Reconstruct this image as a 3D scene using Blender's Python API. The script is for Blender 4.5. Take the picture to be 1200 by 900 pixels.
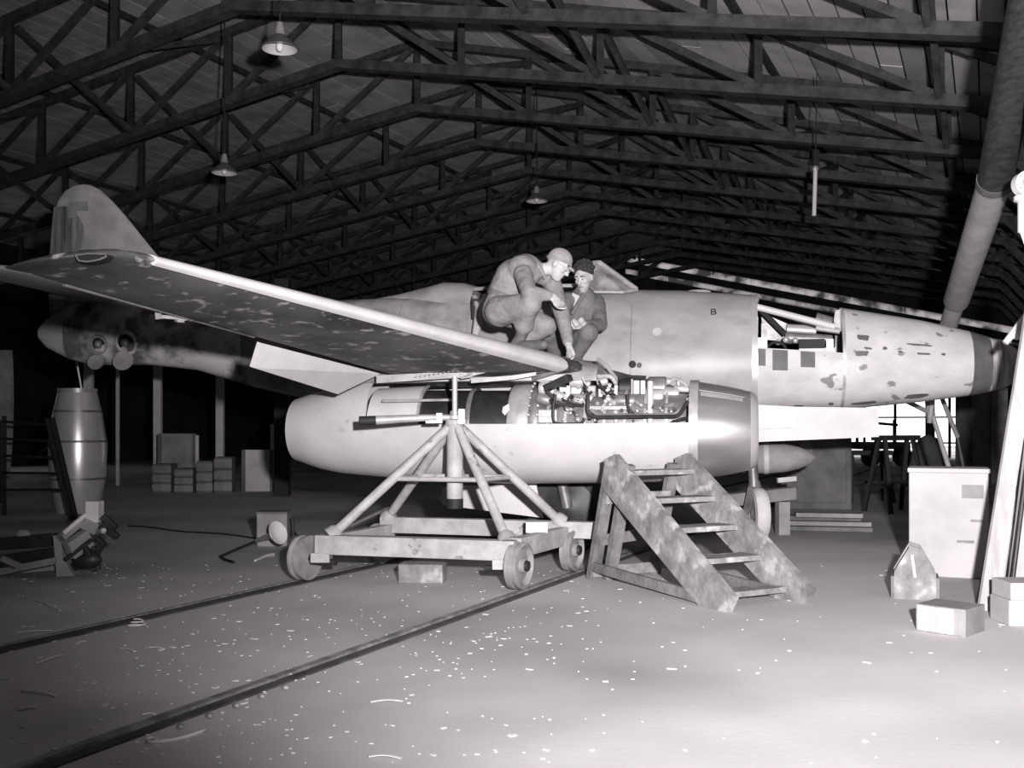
import bpy, math, random
import numpy as np
from mathutils import Vector, Matrix, noise

random.seed(7)
for o in list(bpy.data.objects): bpy.data.objects.remove(o)
SC = bpy.context.scene
COL = SC.collection
R = math.radians

# ------------------------------------------------------------------ camera, light, exposure
CAMH = 1.15          # camera height (m)
FPX = 1200.0         # focal length in pixels of a 1200 x 900 frame
HOR = 500.0          # horizon row
cam = bpy.data.cameras.new('camera'); cam.sensor_width = 36.0; cam.lens = 36.0
cam.shift_y = (HOR - 450.0) / 1200.0
cam.clip_end = 300
camo = bpy.data.objects.new('camera', cam); COL.objects.link(camo)
camo.location = (0, 0, CAMH); camo.rotation_euler = (R(90), 0, 0)
SC.camera = camo

world = bpy.data.worlds.new('world'); SC.world = world; world.use_nodes = True
bg = world.node_tree.nodes['Background']
bg.inputs[0].default_value = (1.0, 0.97, 0.985, 1); bg.inputs[1].default_value = 2.2

fl = bpy.data.lights.new('flash_bulb', 'SPOT'); fl.energy = 7000; fl.shadow_soft_size = 0.07
fl.spot_size = R(112); fl.spot_blend = 1.0; fl.color = (1.0, 0.975, 0.985)
flo = bpy.data.objects.new('flash_bulb', fl); COL.objects.link(flo)
flo.location = (0.42, -0.05, 1.50)
flo.rotation_euler = (Vector((3.2, 9.5, 4.3)) - flo.location).to_track_quat('-Z', 'Y').to_euler()

vs = SC.view_settings
vs.view_transform = 'Standard'; vs.look = 'None'; vs.exposure = 0.0; vs.gamma = 1.0; vs.use_curve_mapping = False

# ------------------------------------------------------------------ coordinates
def W(px, py, d):
    """a picture point at depth d -> a place in the hangar (metres)"""
    return Vector(((px - 600) / FPX * d, d, CAMH + (HOR - py) / FPX * d))
def G(px, py, z=0.0):
    """a picture point lying on the level z"""
    d = (CAMH - z) * FPX / (py - HOR)
    return W(px, py, d)
TH = R(25)
TD = Vector((math.cos(TH), -math.sin(TH), 0)); AD = Vector((math.sin(TH), math.cos(TH), 0))
def Hc(t, a, z=0.0):
    """hangar coordinates: t across, a along, z up"""
    v = TD * t + AD * a; v.z = z; return v
PSI = R(12); CP, SP = math.cos(PSI), math.sin(PSI); D0 = 10.8
def L(px, py, v=0.0):
    """aircraft coordinates (x to the nose, -y to the near wing) of a picture point on lateral station v"""
    r = (px - 600) / FPX
    u = (r * (D0 - v * CP) + v * SP) / (CP + r * SP)
    d = D0 - u * SP - v * CP
    return Vector((u, -v, CAMH + (HOR - py) / FPX * d))
def dep(u, v): return D0 - u * SP - v * CP
def A2W(p):
    return Vector((p.x * CP + p.y * SP, D0 - p.x * SP + p.y * CP, p.z))

# ------------------------------------------------------------------ materials
def tint(v): return (v, v * 0.955, v * 0.968, 1)
MATS = {}
def mat(name, a, b=None, scale=4.0, rough=0.7, metal=0.0, detail=6.0, lo=0.35, hi=0.65, bump=0.0, bscale=None,
        stretch=(1, 1, 1), spots=None, coord='Object', spec=0.4):
    if name in MATS: return MATS[name]
    m = bpy.data.materials.new(name); m.use_nodes = True; MATS[name] = m
    nt = m.node_tree; N = nt.nodes; K = nt.links
    bs = N['Principled BSDF']; bs.inputs['Roughness'].default_value = rough; bs.inputs['Metallic'].default_value = metal
    bs.inputs['Specular IOR Level'].default_value = spec
    if b is None:
        bs.inputs['Base Color'].default_value = tint(a); 
        if not bump: return m
    tc = N.new('ShaderNodeTexCoord'); mp = N.new('ShaderNodeMapping'); mp.inputs['Scale'].default_value = stretch
    K.new(tc.outputs[coord], mp.inputs[0])
    if b is not None:
        nz = N.new('ShaderNodeTexNoise'); nz.inputs['Scale'].default_value = scale; nz.inputs['Detail'].default_value = detail
        nz.inputs['Roughness'].default_value = 0.6
        K.new(mp.outputs[0], nz.inputs['Vector'])
        cr = N.new('ShaderNodeValToRGB'); cr.color_ramp.elements[0].position = lo; cr.color_ramp.elements[1].position = hi
        cr.color_ramp.elements[0].color = tint(a); cr.color_ramp.elements[1].color = tint(b)
        K.new(nz.outputs['Fac'], cr.inputs[0]); out = cr.outputs[0]
        if spots:                      # (colour, noise scale, lo, hi)
            n2 = N.new('ShaderNodeTexNoise'); n2.inputs['Scale'].default_value = spots[1]; n2.inputs['Detail'].default_value = 3
            K.new(mp.outputs[0], n2.inputs['Vector'])
            r2 = N.new('ShaderNodeValToRGB'); r2.color_ramp.elements[0].position = spots[2]; r2.color_ramp.elements[1].position = spots[3]
            K.new(n2.outputs['Fac'], r2.inputs[0])
            mx = N.new('ShaderNodeMix'); mx.data_type = 'RGBA'
            K.new(r2.outputs[0], mx.inputs[0]); K.new(out, mx.inputs[6]); mx.inputs[7].default_value = tint(spots[0])
            out = mx.outputs[2]
        K.new(out, bs.inputs['Base Color'])
    if bump:
        nb = N.new('ShaderNodeTexNoise'); nb.inputs['Scale'].default_value = bscale or scale * 4; nb.inputs['Detail'].default_value = 4
        K.new(mp.outputs[0], nb.inputs['Vector'])
        bp = N.new('ShaderNodeBump'); bp.inputs['Strength'].default_value = bump; bp.inputs['Distance'].default_value = 0.02
        K.new(nb.outputs['Fac'], bp.inputs['Height']); K.new(bp.outputs[0], bs.inputs['Normal'])
    return m

mat('concrete', 0.40, 0.56, 0.55, 0.9, detail=10, lo=0.3, hi=0.7, bump=0.05, bscale=30, spots=(0.25, 0.30, 0.48, 0.66))
mat('rail_steel', 0.12, 0.34, 9, 0.55, 0.2)
mat('rail_pit', 0.035, 0.08, 5, 0.95)
mat('truss_wood', 0.03, 0.075, 5, 0.9, stretch=(1, 1, 1), bump=0.2)
mat('truss_wood_dark', 0.02, 0.05, 5, 0.9)
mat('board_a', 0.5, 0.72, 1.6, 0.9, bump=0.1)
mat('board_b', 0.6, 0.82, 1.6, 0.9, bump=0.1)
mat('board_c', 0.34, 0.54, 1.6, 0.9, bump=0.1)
mat('board_d', 0.26, 0.44, 1.6, 0.9, bump=0.1)  # darker board tone with the dimmer light put into the colour
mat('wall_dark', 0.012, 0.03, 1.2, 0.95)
mat('white_metal_fuse', 0.24, 0.36, 2.2, 0.42, 0.0, stretch=(1, 1, 1.6), lo=0.3, hi=0.7, spots=(0.20, 3.0, 0.55, 0.8))
mat('nose_paint', 0.40, 0.54, 3.0, 0.5, spots=(0.20, 6.5, 0.64, 0.68), stretch=(0.8, 1, 1.4))
mat('nose_band', 0.07, 0.11, 6, 0.6)
mat('nose_cap', 0.12, 0.46, 3.0, 0.6, stretch=(6, 1, 0.6), lo=0.36, hi=0.52)
mat('tail_camo', 0.12, 0.50, 2.0, 0.6, lo=0.44, hi=0.58, stretch=(1, 1, 1.4))
mat('tail_light', 0.34, 0.46, 4, 0.6)
mat('fin_paint', 0.30, 0.46, 3, 0.6, spots=(0.10, 7.0, 0.68, 0.71))
mat('rudder_paint', 0.07, 0.26, 2.5, 0.6, stretch=(5, 1, 0.5))
mat('rear_fuse', 0.17, 0.36, 2.6, 0.6, lo=0.38, hi=0.62)
mat('wing_under', 0.025, 0.11, 1.5, 0.55, lo=0.35, hi=0.65, spots=(0.32, 9.0, 0.58, 0.68), detail=12)
mat('slat_metal', 0.40, 0.50, 3, 0.45)
mat('white_paint', 0.44, 0.54, 3.0, 0.5, lo=0.3, hi=0.7)
mat('white_cowl', 0.37, 0.48, 2.0, 0.42, lo=0.3, hi=0.7, spots=(0.29, 9.0, 0.66, 0.76))
mat('polished', 0.40, 0.52, 3, 0.28, 0.8, stretch=(0.5, 1, 1))
mat('lip_metal', 0.55, None, rough=0.35, metal=0.5)
mat('black', 0.012, None, rough=0.7)
mat('dark_metal', 0.014, 0.04, 6, 0.5, 0.3)
mat('mid_metal', 0.13, 0.26, 8, 0.45, 0.4)
mat('light_metal', 0.32, 0.48, 8, 0.4, 0.35)
mat('bright_metal', 0.5, None, rough=0.35, metal=0.4)
mat('rubber', 0.03, 0.06, 8, 0.85)
mat('glass_murky', 0.14, 0.34, 8, 0.3)
mat('trolley_paint', 0.26, 0.40, 7, 0.6, bump=0.1, spots=(0.16, 9, 0.64, 0.7))
mat('trolley_wheel', 0.16, 0.28, 6, 0.7)
mat('old_wood', 0.13, 0.27, 7, 0.9, bump=0.4, bscale=22, spots=(0.40, 7.5, 0.56, 0.68))
mat('old_wood_dark', 0.09, 0.19, 6, 0.9, bump=0.4)
mat('new_wood', 0.28, 0.40, 4, 0.8, stretch=(4, 4, 0.6))
mat('box_white', 0.34, 0.42, 2.5, 0.7, spots=(0.25, 3.4, 0.66, 0.7))
mat('box_grey', 0.16, 0.24, 5, 0.8)
mat('card_end', 0.28, 0.46, 1.0, 0.8, stretch=(26, 1, 1), lo=0.45, hi=0.55)
mat('pipe_dark', 0.012, 0.035, 10, 0.7, stretch=(1, 1, 4))
mat('pipe_light', 0.26, 0.36, 5, 0.6)
mat('cloth_light', 0.17, 0.25, 9, 0.95, bump=0.8, bscale=16)
mat('cloth_trouser', 0.17, 0.24, 9, 0.95, bump=0.8, bscale=14)
mat('cloth_dark', 0.10, 0.155, 9, 0.95, bump=0.8, bscale=14)
mat('shirt', 0.42, None, rough=0.9)
mat('skin', 0.34, 0.42, 12, 0.6)
mat('hair', 0.018, 0.04, 40, 0.8, bump=0.5)
mat('boot', 0.08, 0.12, 12, 0.7)
mat('cap', 0.22, 0.29, 14, 0.95, bump=0.3)
mat('lamp_enamel', 0.6, None, rough=0.3)
mat('lamp_back', 0.10, None, rough=0.4)
mat('bulb', 0.85, None, rough=0.1)
mat('chips', 0.55, 0.7, 5, 0.8)
mat('dim_grey', 0.09, 0.16, 3, 0.9)
mat('dim_light', 0.42, 0.60, 3, 0.8)
mat('dim_mid', 0.17, 0.30, 3, 0.9)
mat('shiny_tank', 0.60, 0.72, 3, 0.3, 0.5)

# ------------------------------------------------------------------ mesh builder
class MB:
    def __init__(s): s.v = []; s.f = []; s.m = []; s.cm = 0
    def add(s, vs, fs):
        o = len(s.v); s.v.extend(Vector(p) for p in vs)
        for f in fs: s.f.append([i + o for i in f]); s.m.append(s.cm)
        return s
    def box(s, c, size, M=None):
        hx, hy, hz = size[0] / 2, size[1] / 2, size[2] / 2
        P = [Vector((x, y, z)) for z in (-hz, hz) for y in (-hy, hy) for x in (-hx, hx)]
        if M is not None: P = [M @ p for p in P]
        c = Vector(c)
        return s.add([c + p for p in P], [(0, 2, 3, 1), (4, 5, 7, 6), (0, 1, 5, 4), (2, 6, 7, 3), (0, 4, 6, 2), (1, 3, 7, 5)])
    def bar(s, p, q, w, h, up=(0, 0, 1)):
        """rectangular bar from p to q; w across, h along 'up'"""
        p, q = Vector(p), Vector(q); d = q - p; l = d.length
        if l < 1e-6: return s
        d.normalize(); up = Vector(up); x = d.cross(up)
        if x.length < 1e-4: x = d.cross(Vector((1, 0, 0)))
        x.normalize(); y = x.cross(d)
        M = Matrix((x, y, d)).transposed()
        return s.box((p + q) / 2, (w, h, l), M)
    def tube(s, pts, r, n=10, cap=True):
        pts = [Vector(p) for p in pts]; k = len(pts)
        rr = r if isinstance(r, (list, tuple)) else [r] * k
        T = [(pts[min(i + 1, k - 1)] - pts[max(i - 1, 0)]).normalized() for i in range(k)]
        ref = Vector((0, 0, 1)) if abs(T[0].z) < 0.9 else Vector((1, 0, 0))
        x = T[0].cross(ref).normalized(); vs = []
        for i in range(k):
            x = (x - T[i] * x.dot(T[i])).normalized(); y = T[i].cross(x)
            for j in range(n):
                a = 2 * math.pi * j / n
                vs.append(pts[i] + (x * math.cos(a) + y * math.sin(a)) * rr[i])
        fs = []
        for i in range(k - 1):
            for j in range(n):
                j2 = (j + 1) % n
                fs.append((i * n + j, i * n + j2, (i + 1) * n + j2, (i + 1) * n + j))
        if cap: fs.append(tuple(range(n - 1, -1, -1))); fs.append(tuple((k - 1) * n + j for j in range(n)))
        return s.add(vs, fs)
    def lathe(s, prof, o, ax, n=24, ref=None):
        """prof: (distance along ax, radius)"""
        o = Vector(o); ax = Vector(ax).normalized()
        ref = Vector(ref) if ref else (Vector((0, 0, 1)) if abs(ax.z) < 0.9 else Vector((1, 0, 0)))
        x = ax.cross(ref).normalized(); y = ax.cross(x); vs = []; fs = []
        for (l, r) in prof:
            for j in range(n):
                a = 2 * math.pi * j / n
                vs.append(o + ax * l + (x * math.cos(a) + y * math.sin(a)) * max(r, 1e-4))
        for i in range(len(prof) - 1):
            for j in range(n):
                j2 = (j + 1) % n; fs.append((i * n + j, i * n + j2, (i + 1) * n + j2, (i + 1) * n + j))
        return s.add(vs, fs)
    def loft(s, rings, closed=True, cap=True):
        n = len(rings[0]); vs = [p for r in rings for p in r]; fs = []
        for i in range(len(rings) - 1):
            for j in range(n if closed else n - 1):
                j2 = (j + 1) % n; fs.append((i * n + j, i * n + j2, (i + 1) * n + j2, (i + 1) * n + j))
        if cap and closed:
            fs.append(tuple(range(n - 1, -1, -1))); fs.append(tuple((len(rings) - 1) * n + j for j in range(n)))
        return s.add(vs, fs)
    def prism(s, poly, off):
        """polygon (3d points) extruded by the vector off"""
        n = len(poly); off = Vector(off); P = [Vector(p) for p in poly]
        return s.add(P + [p + off for p in P], [tuple(range(n - 1, -1, -1)), tuple(range(n, 2 * n))] +
                     [(i, (i + 1) % n, n + (i + 1) % n, n + i) for i in range(n)])
    def ball(s, c, r, n=12, sc=(1, 1, 1), M=None):
        c = Vector(c); vs = []; fs = []; k = n // 2
        for i in range(k + 1):
            th = math.pi * i / k
            for j in range(n):
                ph = 2 * math.pi * j / n
                p = Vector((r * sc[0] * math.sin(th) * math.cos(ph), r * sc[1] * math.sin(th) * math.sin(ph), r * sc[2] * math.cos(th)))
                vs.append(c + (M @ p if M else p))
        for i in range(k):
            for j in range(n):
                j2 = (j + 1) % n; fs.append((i * n + j, (i + 1) * n + j, (i + 1) * n + j2, i * n + j2))
        return s.add(vs, fs)
    def capsule(s, p, q, r0, r1, n=14):
        p, q = Vector(p), Vector(q); l = (q - p).length
        pr = [(-r0 * math.cos(a), r0 * math.sin(a)) for a in [math.pi / 2 * i / 5 for i in range(6)]]
        pr += [(l + r1 * math.sin(a), r1 * math.cos(a)) for a in [math.pi / 2 * i / 5 for i in range(6)]]
        return s.lathe(pr, p, (q - p) if l > 1e-5 else (0, 0, 1), n)
    def mesh(s, name, mats, smooth=False, ang=35):
        me = bpy.data.meshes.new(name); me.from_pydata([tuple(p) for p in s.v], [], s.f)
        for m in (mats if isinstance(mats, (list, tuple)) else [mats]): me.materials.append(MATS[m] if isinstance(m, str) else m)
        me.polygons.foreach_set('material_index', s.m)
        import bmesh
        bm = bmesh.new(); bm.from_mesh(me); bmesh.ops.remove_doubles(bm, verts=bm.verts, dist=1e-5)
        bmesh.ops.recalc_face_normals(bm, faces=bm.faces); bm.to_mesh(me); bm.free()
        if smooth:
            me.polygons.foreach_set('use_smooth', [True] * len(me.polygons)); me.set_sharp_from_angle(angle=R(ang))
        me.update(); return me
    def build(s, name, mats, parent=None, smooth=False, ang=35, loc=None, bevel=0):
        o = bpy.data.objects.new(name, s.mesh(name, mats, smooth, ang)); COL.objects.link(o)
        if parent is not None: o.parent = parent
        if loc is not None: o.location = loc
        if bevel:
            b = o.modifiers.new('bevel', 'BEVEL'); b.width = bevel; b.segments = 2; b.limit_method = 'ANGLE'
        return o
def tag(o, label=None, cat=None, group=None, kind=None):
    if label: o['label'] = label
    if cat: o['category'] = cat
    if group: o['group'] = group
    if kind: o['kind'] = kind
    return o
def empty(name, loc=(0, 0, 0), rz=0, label=None, cat=None, group=None):
    o = bpy.data.objects.new(name, None); COL.objects.link(o); o.location = loc; o.rotation_euler = (0, 0, rz)
    o.empty_display_size = 0.2
    return tag(o, label, cat, group)
def reorigin(o, c):
    """move the origin of a single-mesh thing to c without moving the mesh"""
    c = Vector(c); o.data.transform(Matrix.Translation(-c)); o.location = c; return o
def rel(e, *pts): return [Vector(p) - e.location for p in pts]

# ================================================================== THE HANGAR
T0, T1, A0, A1 = -26.0, 8.0, -5.0, 41.0
RIDGE = -10.0
def zb(t):      # underside of the bottom chords
    return 7.2 - (0.2 * (t - RIDGE) if t > RIDGE else 0.14 * (RIDGE - t))
def ztop(t): return zb(t) + 1.25 - (0.05 * (t - RIDGE) if t > RIDGE else 0)
fb = MB(); nx, ny = 40, 50
fb.add([Hc(T0 + (T1 - T0) * i / nx, A0 + (A1 + 25 - A0) * j / ny, 0) for j in range(ny + 1) for i in range(nx + 1)],
       [(j * (nx + 1) + i, j * (nx + 1) + i + 1, (j + 1) * (nx + 1) + i + 1, (j + 1) * (nx + 1) + i) for j in range(ny) for i in range(nx)])
floor = tag(fb.build('floor', 'concrete'), kind='structure', label='dirty concrete hangar floor')

def wallbox(name, t0, t1, a0, a1, z0, z1, m='wall_dark', parent=None):
    b = MB(); P = [Hc(t, a, z) for z in (z0, z1) for (t, a) in ((t0, a0), (t1, a0), (t1, a1), (t0, a1))]
    b.add(P, [(3, 2, 1, 0), (4, 5, 6, 7), (0, 1, 5, 4), (1, 2, 6, 5), (2, 3, 7, 6), (3, 0, 4, 7)])
    o = b.build(name, m, parent)
    if parent is None: o['kind'] = 'structure'
    return o
WH = 9.5
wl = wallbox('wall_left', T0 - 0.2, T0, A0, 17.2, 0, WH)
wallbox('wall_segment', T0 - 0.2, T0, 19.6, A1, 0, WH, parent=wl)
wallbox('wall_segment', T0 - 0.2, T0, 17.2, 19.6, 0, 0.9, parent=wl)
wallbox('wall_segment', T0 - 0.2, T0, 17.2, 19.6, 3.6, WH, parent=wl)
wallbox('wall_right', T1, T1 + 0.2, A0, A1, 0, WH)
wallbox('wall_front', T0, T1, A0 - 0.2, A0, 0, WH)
# far end wall with its door openings
def t_at(px, a):
    r = (px - 600) / FPX; d = a / (math.sin(TH) * r + math.cos(TH)); return d * (math.cos(TH) * r - math.sin(TH)), d
ta, da = t_at(978, A1); tb_, db = t_at(1086, A1); tc_, dc = t_at(1094, A1); td_, dd = t_at(1132, A1)
tS = t_at(732, A1)[0]
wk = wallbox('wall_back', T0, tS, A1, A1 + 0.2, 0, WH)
wallbox('wall_segment', tS, ta, A1, A1 + 0.2, 0, 2.35, parent=wk)
wallbox('wall_segment', tb_, tc_, A1, A1 + 0.2, 0, 2.45, parent=wk)
wallbox('wall_segment', td_, T1, A1, A1 + 0.2, 0, 2.45, parent=wk)
wallbox('wall_segment', ta, tb_, A1, A1 + 0.2, 2.35, 2.45, parent=wk)
def slz(t, k): return 5.95 - 0.246 * (t + 4.7) - k      # light slits under the far gable follow the roof pitch
wallbox('wall_segment', tS, ta, A1, A1 + 0.2, 2.35, 2.45, parent=wk)
for (lo, hi) in ((None, .62), (.40, .12), (-.14, None)):
    zl = (lambda t: 2.45) if lo is None else (lambda t: slz(t, lo)); zh = (lambda t: WH) if hi is None else (lambda t: slz(t, hi))
    MB().prism([Hc(tS, A1, zl(tS)), Hc(T1, A1, zl(T1)), Hc(T1, A1, zh(T1)), Hc(tS, A1, zh(tS))], AD * .2).build('wall_segment', 'wall_dark', wk)
pm = bpy.data.materials.new('dusty_pane'); pm.use_nodes = True; MATS['dusty_pane'] = pm
tn = pm.node_tree.nodes.new('ShaderNodeBsdfTranslucent'); nz_ = pm.node_tree.nodes.new('ShaderNodeTexNoise'); nz_.inputs['Scale'].default_value = 1.6
rp_ = pm.node_tree.nodes.new('ShaderNodeValToRGB'); rp_.color_ramp.elements[0].position = .4; rp_.color_ramp.elements[1].position = .6
rp_.color_ramp.elements[0].color = tint(.03); rp_.color_ramp.elements[1].color = tint(.30)
tcn = pm.node_tree.nodes.new('ShaderNodeTexCoord'); pm.node_tree.links.new(tcn.outputs['Object'], nz_.inputs['Vector'])
pm.node_tree.links.new(nz_.outputs['Fac'], rp_.inputs[0]); pm.node_tree.links.new(rp_.outputs[0], tn.inputs[0])
pm.node_tree.links.new(tn.outputs[0], pm.node_tree.nodes['Material Output'].inputs[0])
for (lo, hi) in ((.62, .40), (.12, -.14)):
    n = 12
    for k in range(n):
        x0, x1 = tS + (T1 - tS) * k / n, tS + (T1 - tS) * (k + 1) / n - .002
        MB().add([Hc(x0, A1 + .1, slz(x0, lo)), Hc(x1, A1 + .1, slz(x1, lo)), Hc(x1, A1 + .1, slz(x1, hi)), Hc(x0, A1 + .1, slz(x0, hi))], [(0, 1, 2, 3)]).build('dusty_pane', 'dusty_pane', wk)
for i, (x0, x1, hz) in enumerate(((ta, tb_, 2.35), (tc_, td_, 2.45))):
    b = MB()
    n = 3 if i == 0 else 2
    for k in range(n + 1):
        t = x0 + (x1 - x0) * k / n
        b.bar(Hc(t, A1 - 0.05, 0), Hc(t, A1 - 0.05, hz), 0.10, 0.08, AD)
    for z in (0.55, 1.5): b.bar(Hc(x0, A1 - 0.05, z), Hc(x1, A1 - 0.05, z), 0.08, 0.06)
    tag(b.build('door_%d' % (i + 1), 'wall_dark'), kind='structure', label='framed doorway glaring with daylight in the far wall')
# window in the left wall
b = MB()
for k in range(4):
    a = 17.2 + 2.4 * k / 3; b.bar(Hc(T0 + .03, a, .9), Hc(T0 + .03, a, 3.6), .07, .07)
for z in (.9, 1.8, 2.7, 3.6): b.bar(Hc(T0 + .03, 17.2, z), Hc(T0 + .03, 19.6, z), .07, .07)
tag(b.build('window_1', 'wall_dark'), kind='structure', label='daylit barred window in the dark left wall')

# ---- roof boards on the trusses
ceil = empty('ceiling'); tag(ceil, 'low pitched roof of long boards on wooden trusses', kind='structure')
BW = 0.34
def board(t0, t1, a0, a1, dz, mb=None):
    b = mb or MB(); g = 0.012
    P = []
    for (t, a) in ((t0 + g, a0 + g), (t1 - g, a0 + g), (t1 - g, a1 - g), (t0 + g, a1 - g)):
        P.append(Hc(t, a, ztop(t) + 0.26 + dz))
    return b.prism(P, (0, 0, 0.03))
strips = []
for i in range(int((RIDGE - T0) / BW) + 1): strips.append((RIDGE - (i + 1) * BW, RIDGE - i * BW))
for i in range(int((T1 - RIDGE) / BW) + 1): strips.append((RIDGE + i * BW, RIDGE + (i + 1) * BW))
rest = MB(); nb = 0
for (s0, s1) in strips:
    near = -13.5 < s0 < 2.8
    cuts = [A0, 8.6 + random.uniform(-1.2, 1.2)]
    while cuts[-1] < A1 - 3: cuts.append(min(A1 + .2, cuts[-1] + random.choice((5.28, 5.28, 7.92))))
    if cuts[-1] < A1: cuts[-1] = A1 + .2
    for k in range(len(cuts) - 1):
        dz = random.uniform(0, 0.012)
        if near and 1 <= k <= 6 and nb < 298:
            board(s0, s1, cuts[k], cuts[k + 1], dz).build('roof_board', random.choice(('board_a', 'board_b', 'board_b', 'board_c') if s0 > RIDGE - .01 else ('board_c', 'board_c', 'board_d')), ceil); nb += 1  # left slope takes darker boards: the flash's weaker reach is put into their colour
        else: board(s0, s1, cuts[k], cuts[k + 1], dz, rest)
tag(rest.build('roof_boarding', 'board_d', ceil), kind='stuff')  # outer left boards share the darkened colour that stands for weaker flash light
cap = MB()      # tarred felt above the boards keeps the daylight out
for (ts, te) in ((T0 - .4, RIDGE), (RIDGE, T1 + .4)):
    cap.prism([Hc(ts, A0 - .4, ztop(ts) + .34), Hc(te, A0 - .4, ztop(te) + .34), Hc(te, A1 + .4, ztop(te) + .34), Hc(ts, A1 + .4, ztop(ts) + .34)], (0, 0, .05))
cap.build('roof_felt', 'black', ceil)

# ---- trusses
def truss_parts():
    out = []
    def piece(name, m, *bars):
        b = MB()
        for (t0, z0, t1, z1, w, h, da) in bars:
            p, q = Hc(t0, da, z0), Hc(t1, da, z1)
            b.bar(p, q, w, h)
        out.append((name, b.mesh(name, m)))
    tt = [T0, -18, RIDGE, -2.0, T1]
    for i in range(4):
        a, c = tt[i], tt[i + 1]
        piece('bottom_chord', 'truss_wood', (a, zb(a) + .085, c, zb(c) + .085, .20, .15, 0))
        piece('top_chord', 'truss_wood', (a, ztop(a) + .10, c, ztop(c) + .10, .14, .13, 0))
    n = 15; xs = [T0 + (T1 - T0) * k / n for k in range(n + 1)]
    xs = [x for x in xs]
    st = 2.35; right = [RIDGE + st * k for k in range(8)]; left = [RIDGE - st * k for k in range(1, 7)]
    for t in right + left:
        piece('post', 'truss_wood_dark', (t, zb(t) + .12, t, ztop(t) + .1, .11, .11, 0))
    for k in range(7):
        t = right[k]; q = right[k + 1]; piece('diagonal', 'truss_wood', (t, ztop(t) + .08, q, zb(q) + .14, .08, .11, 0))
    l2 = [RIDGE] + left
    for k in range(6):
        t = l2[k]; q = l2[k + 1]; piece('diagonal', 'truss_wood', (t, ztop(t) + .08, q, zb(q) + .14, .08, .11, 0))
    for t in (-17.0, -12.3, -7.6, -2.9, 1.8):      # sway braces up to the next truss
        b = MB(); b.bar(Hc(t, 0.05, zb(t) + .15), Hc(t, SPC - .05, ztop(t) - .05), .08, .10); out.append(('sway_brace', b.mesh('sway_brace', 'truss_wood')))
    for t in (-19.4, -14.6, -5.3, -0.6):
        b = MB(); b.bar(Hc(t, 0.05, ztop(t) - .05), Hc(t, SPC - .05, zb(t) + .12), .08, .10); out.append(('sway_brace', b.mesh('sway_brace', 'truss_wood')))
    for t in [RIDGE + s * k for k in range(0, 5) for s in (-3.4, 3.4)][1:]:
        if T0 < t < T1:
            b = MB(); b.bar(Hc(t, 0, ztop(t) + .2), Hc(t, SPC, ztop(t) + .20), .08, .10); out.append(('purlin', b.mesh('purlin', 'truss_wood_dark')))
    # knee brace and side post near the right-hand bay
    b = MB(); b.bar(Hc(2.6, 0, 0), Hc(2.6, 0, zb(2.6) + .1), .2, .2); out.append(('column', b.mesh('column', 'truss_wood_dark')))
    b = MB(); b.bar(Hc(2.55, 0, 2.6), Hc(0.3, 0, zb(.3) + .1), .12, .16); out.append(('knee_brace', b.mesh('knee_brace', 'truss_wood')))
    return out
SPC = 2.64
TP = truss_parts()
for k in range(-4, 12):
    a = 11.85 + SPC * k
    if a > A1 - .3: continue
    e = empty('roof_truss', Hc(0, a, 0), 0, 'dark timber roof truss with posts and diagonals spanning the hangar', 'truss', 'timber roof trusses under the boards')
    for (n, me) in TP:
        if n in ('column', 'knee_brace') and k < 2: continue
        o = bpy.data.objects.new(n, me); COL.objects.link(o); o.parent = e

# ---- rails
for i, t in enumerate((-4.66, -2.95)):
    e = empty('floor_rail', Hc(t, 2, 0), 0, ('steel floor rail on the side away from the wooden steps, beside a wide dark groove',
              'worn steel floor rail on the side of the wooden steps')[i], 'rail', 'rails sunk in the hangar floor')
    o = Vector(e.location)
    b = MB(); b.bar(Hc(t, -4, .007) - o, Hc(t, 40, .007) - o, (.03, .045)[i], .016); b.build('rail_head', 'rail_steel', e)
    b = MB(); b.bar(Hc(t + .07, -4, .003) - o, Hc(t + .07, 40, .003) - o, (.11, .06)[i], .012); b.build('flange_groove', 'rail_pit', e)
    for k in range(5 if i else 0):
        p = Hc(t + .16, 3.0 + .16 * k, .006) - o
        MB().lathe([(0, .016), (.012, .014), (.016, 0)], p, (0, 0, 1), 8).build('bolt', 'rail_steel', e)

# ================================================================== THE AIRCRAFT
jet = empty('jet_aircraft', (0, D0, 0), -PSI, 'large twin-engined jet aeroplane in patchy bare paint, one engine uncowled', 'aeroplane')
def part(b, name, m, parent=jet, smooth=True, ang=35, label=None):
    o = b.build(name, m, parent, smooth, ang)
    if label: o['label'] = label
    return o
# fuselage stations: picture column, top row, bottom row, half width, triangularity
ST = [(1199, 425, 431, .02, 0), (1196, 417, 440, .10, 0), (1190, 409, 448, .165, 0), (1178, 402, 454, .21, 0), (1160, 396, 459, .255, .02), (1133, 388, 464, .31, .04),
      (1080, 376, 471, .37, .06), (1030, 368, 476, .41, .08), (985, 361, 480, .45, .10), (930, 353, 482, .48, .12), (880, 346, 484, .51, .14),
      (800, 341, 490, .55, .16), (745, 340, 495, .57, .18), (700, 341, 498, .57, .2), (640, 343, 500, .57, .2), (560, 346, 499, .55, .2),
      (480, 349, 491, .51, .18), (400, 352, 477, .45, .15), (300, 353, 454, .36, .1), (233, 351, 434, .29, .05), (180, 349, 428, .24, 0),
      (110, 352, 428, .18, 0), (82, 358, 421, .14, 0), (56, 374, 408, .08, 0), (46, 384, 397, .03, 0)]
US = []
for (px, t, bm_, hw, tr) in ST:
    p, q = L(px, t), L(px, bm_); US.append((p.x, p.z, q.z, hw, tr))
US.sort()
UA = np.array(US)
def station(u): return [float(np.interp(u, UA[:, 0], UA[:, k])) for k in range(1, 5)]
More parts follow.
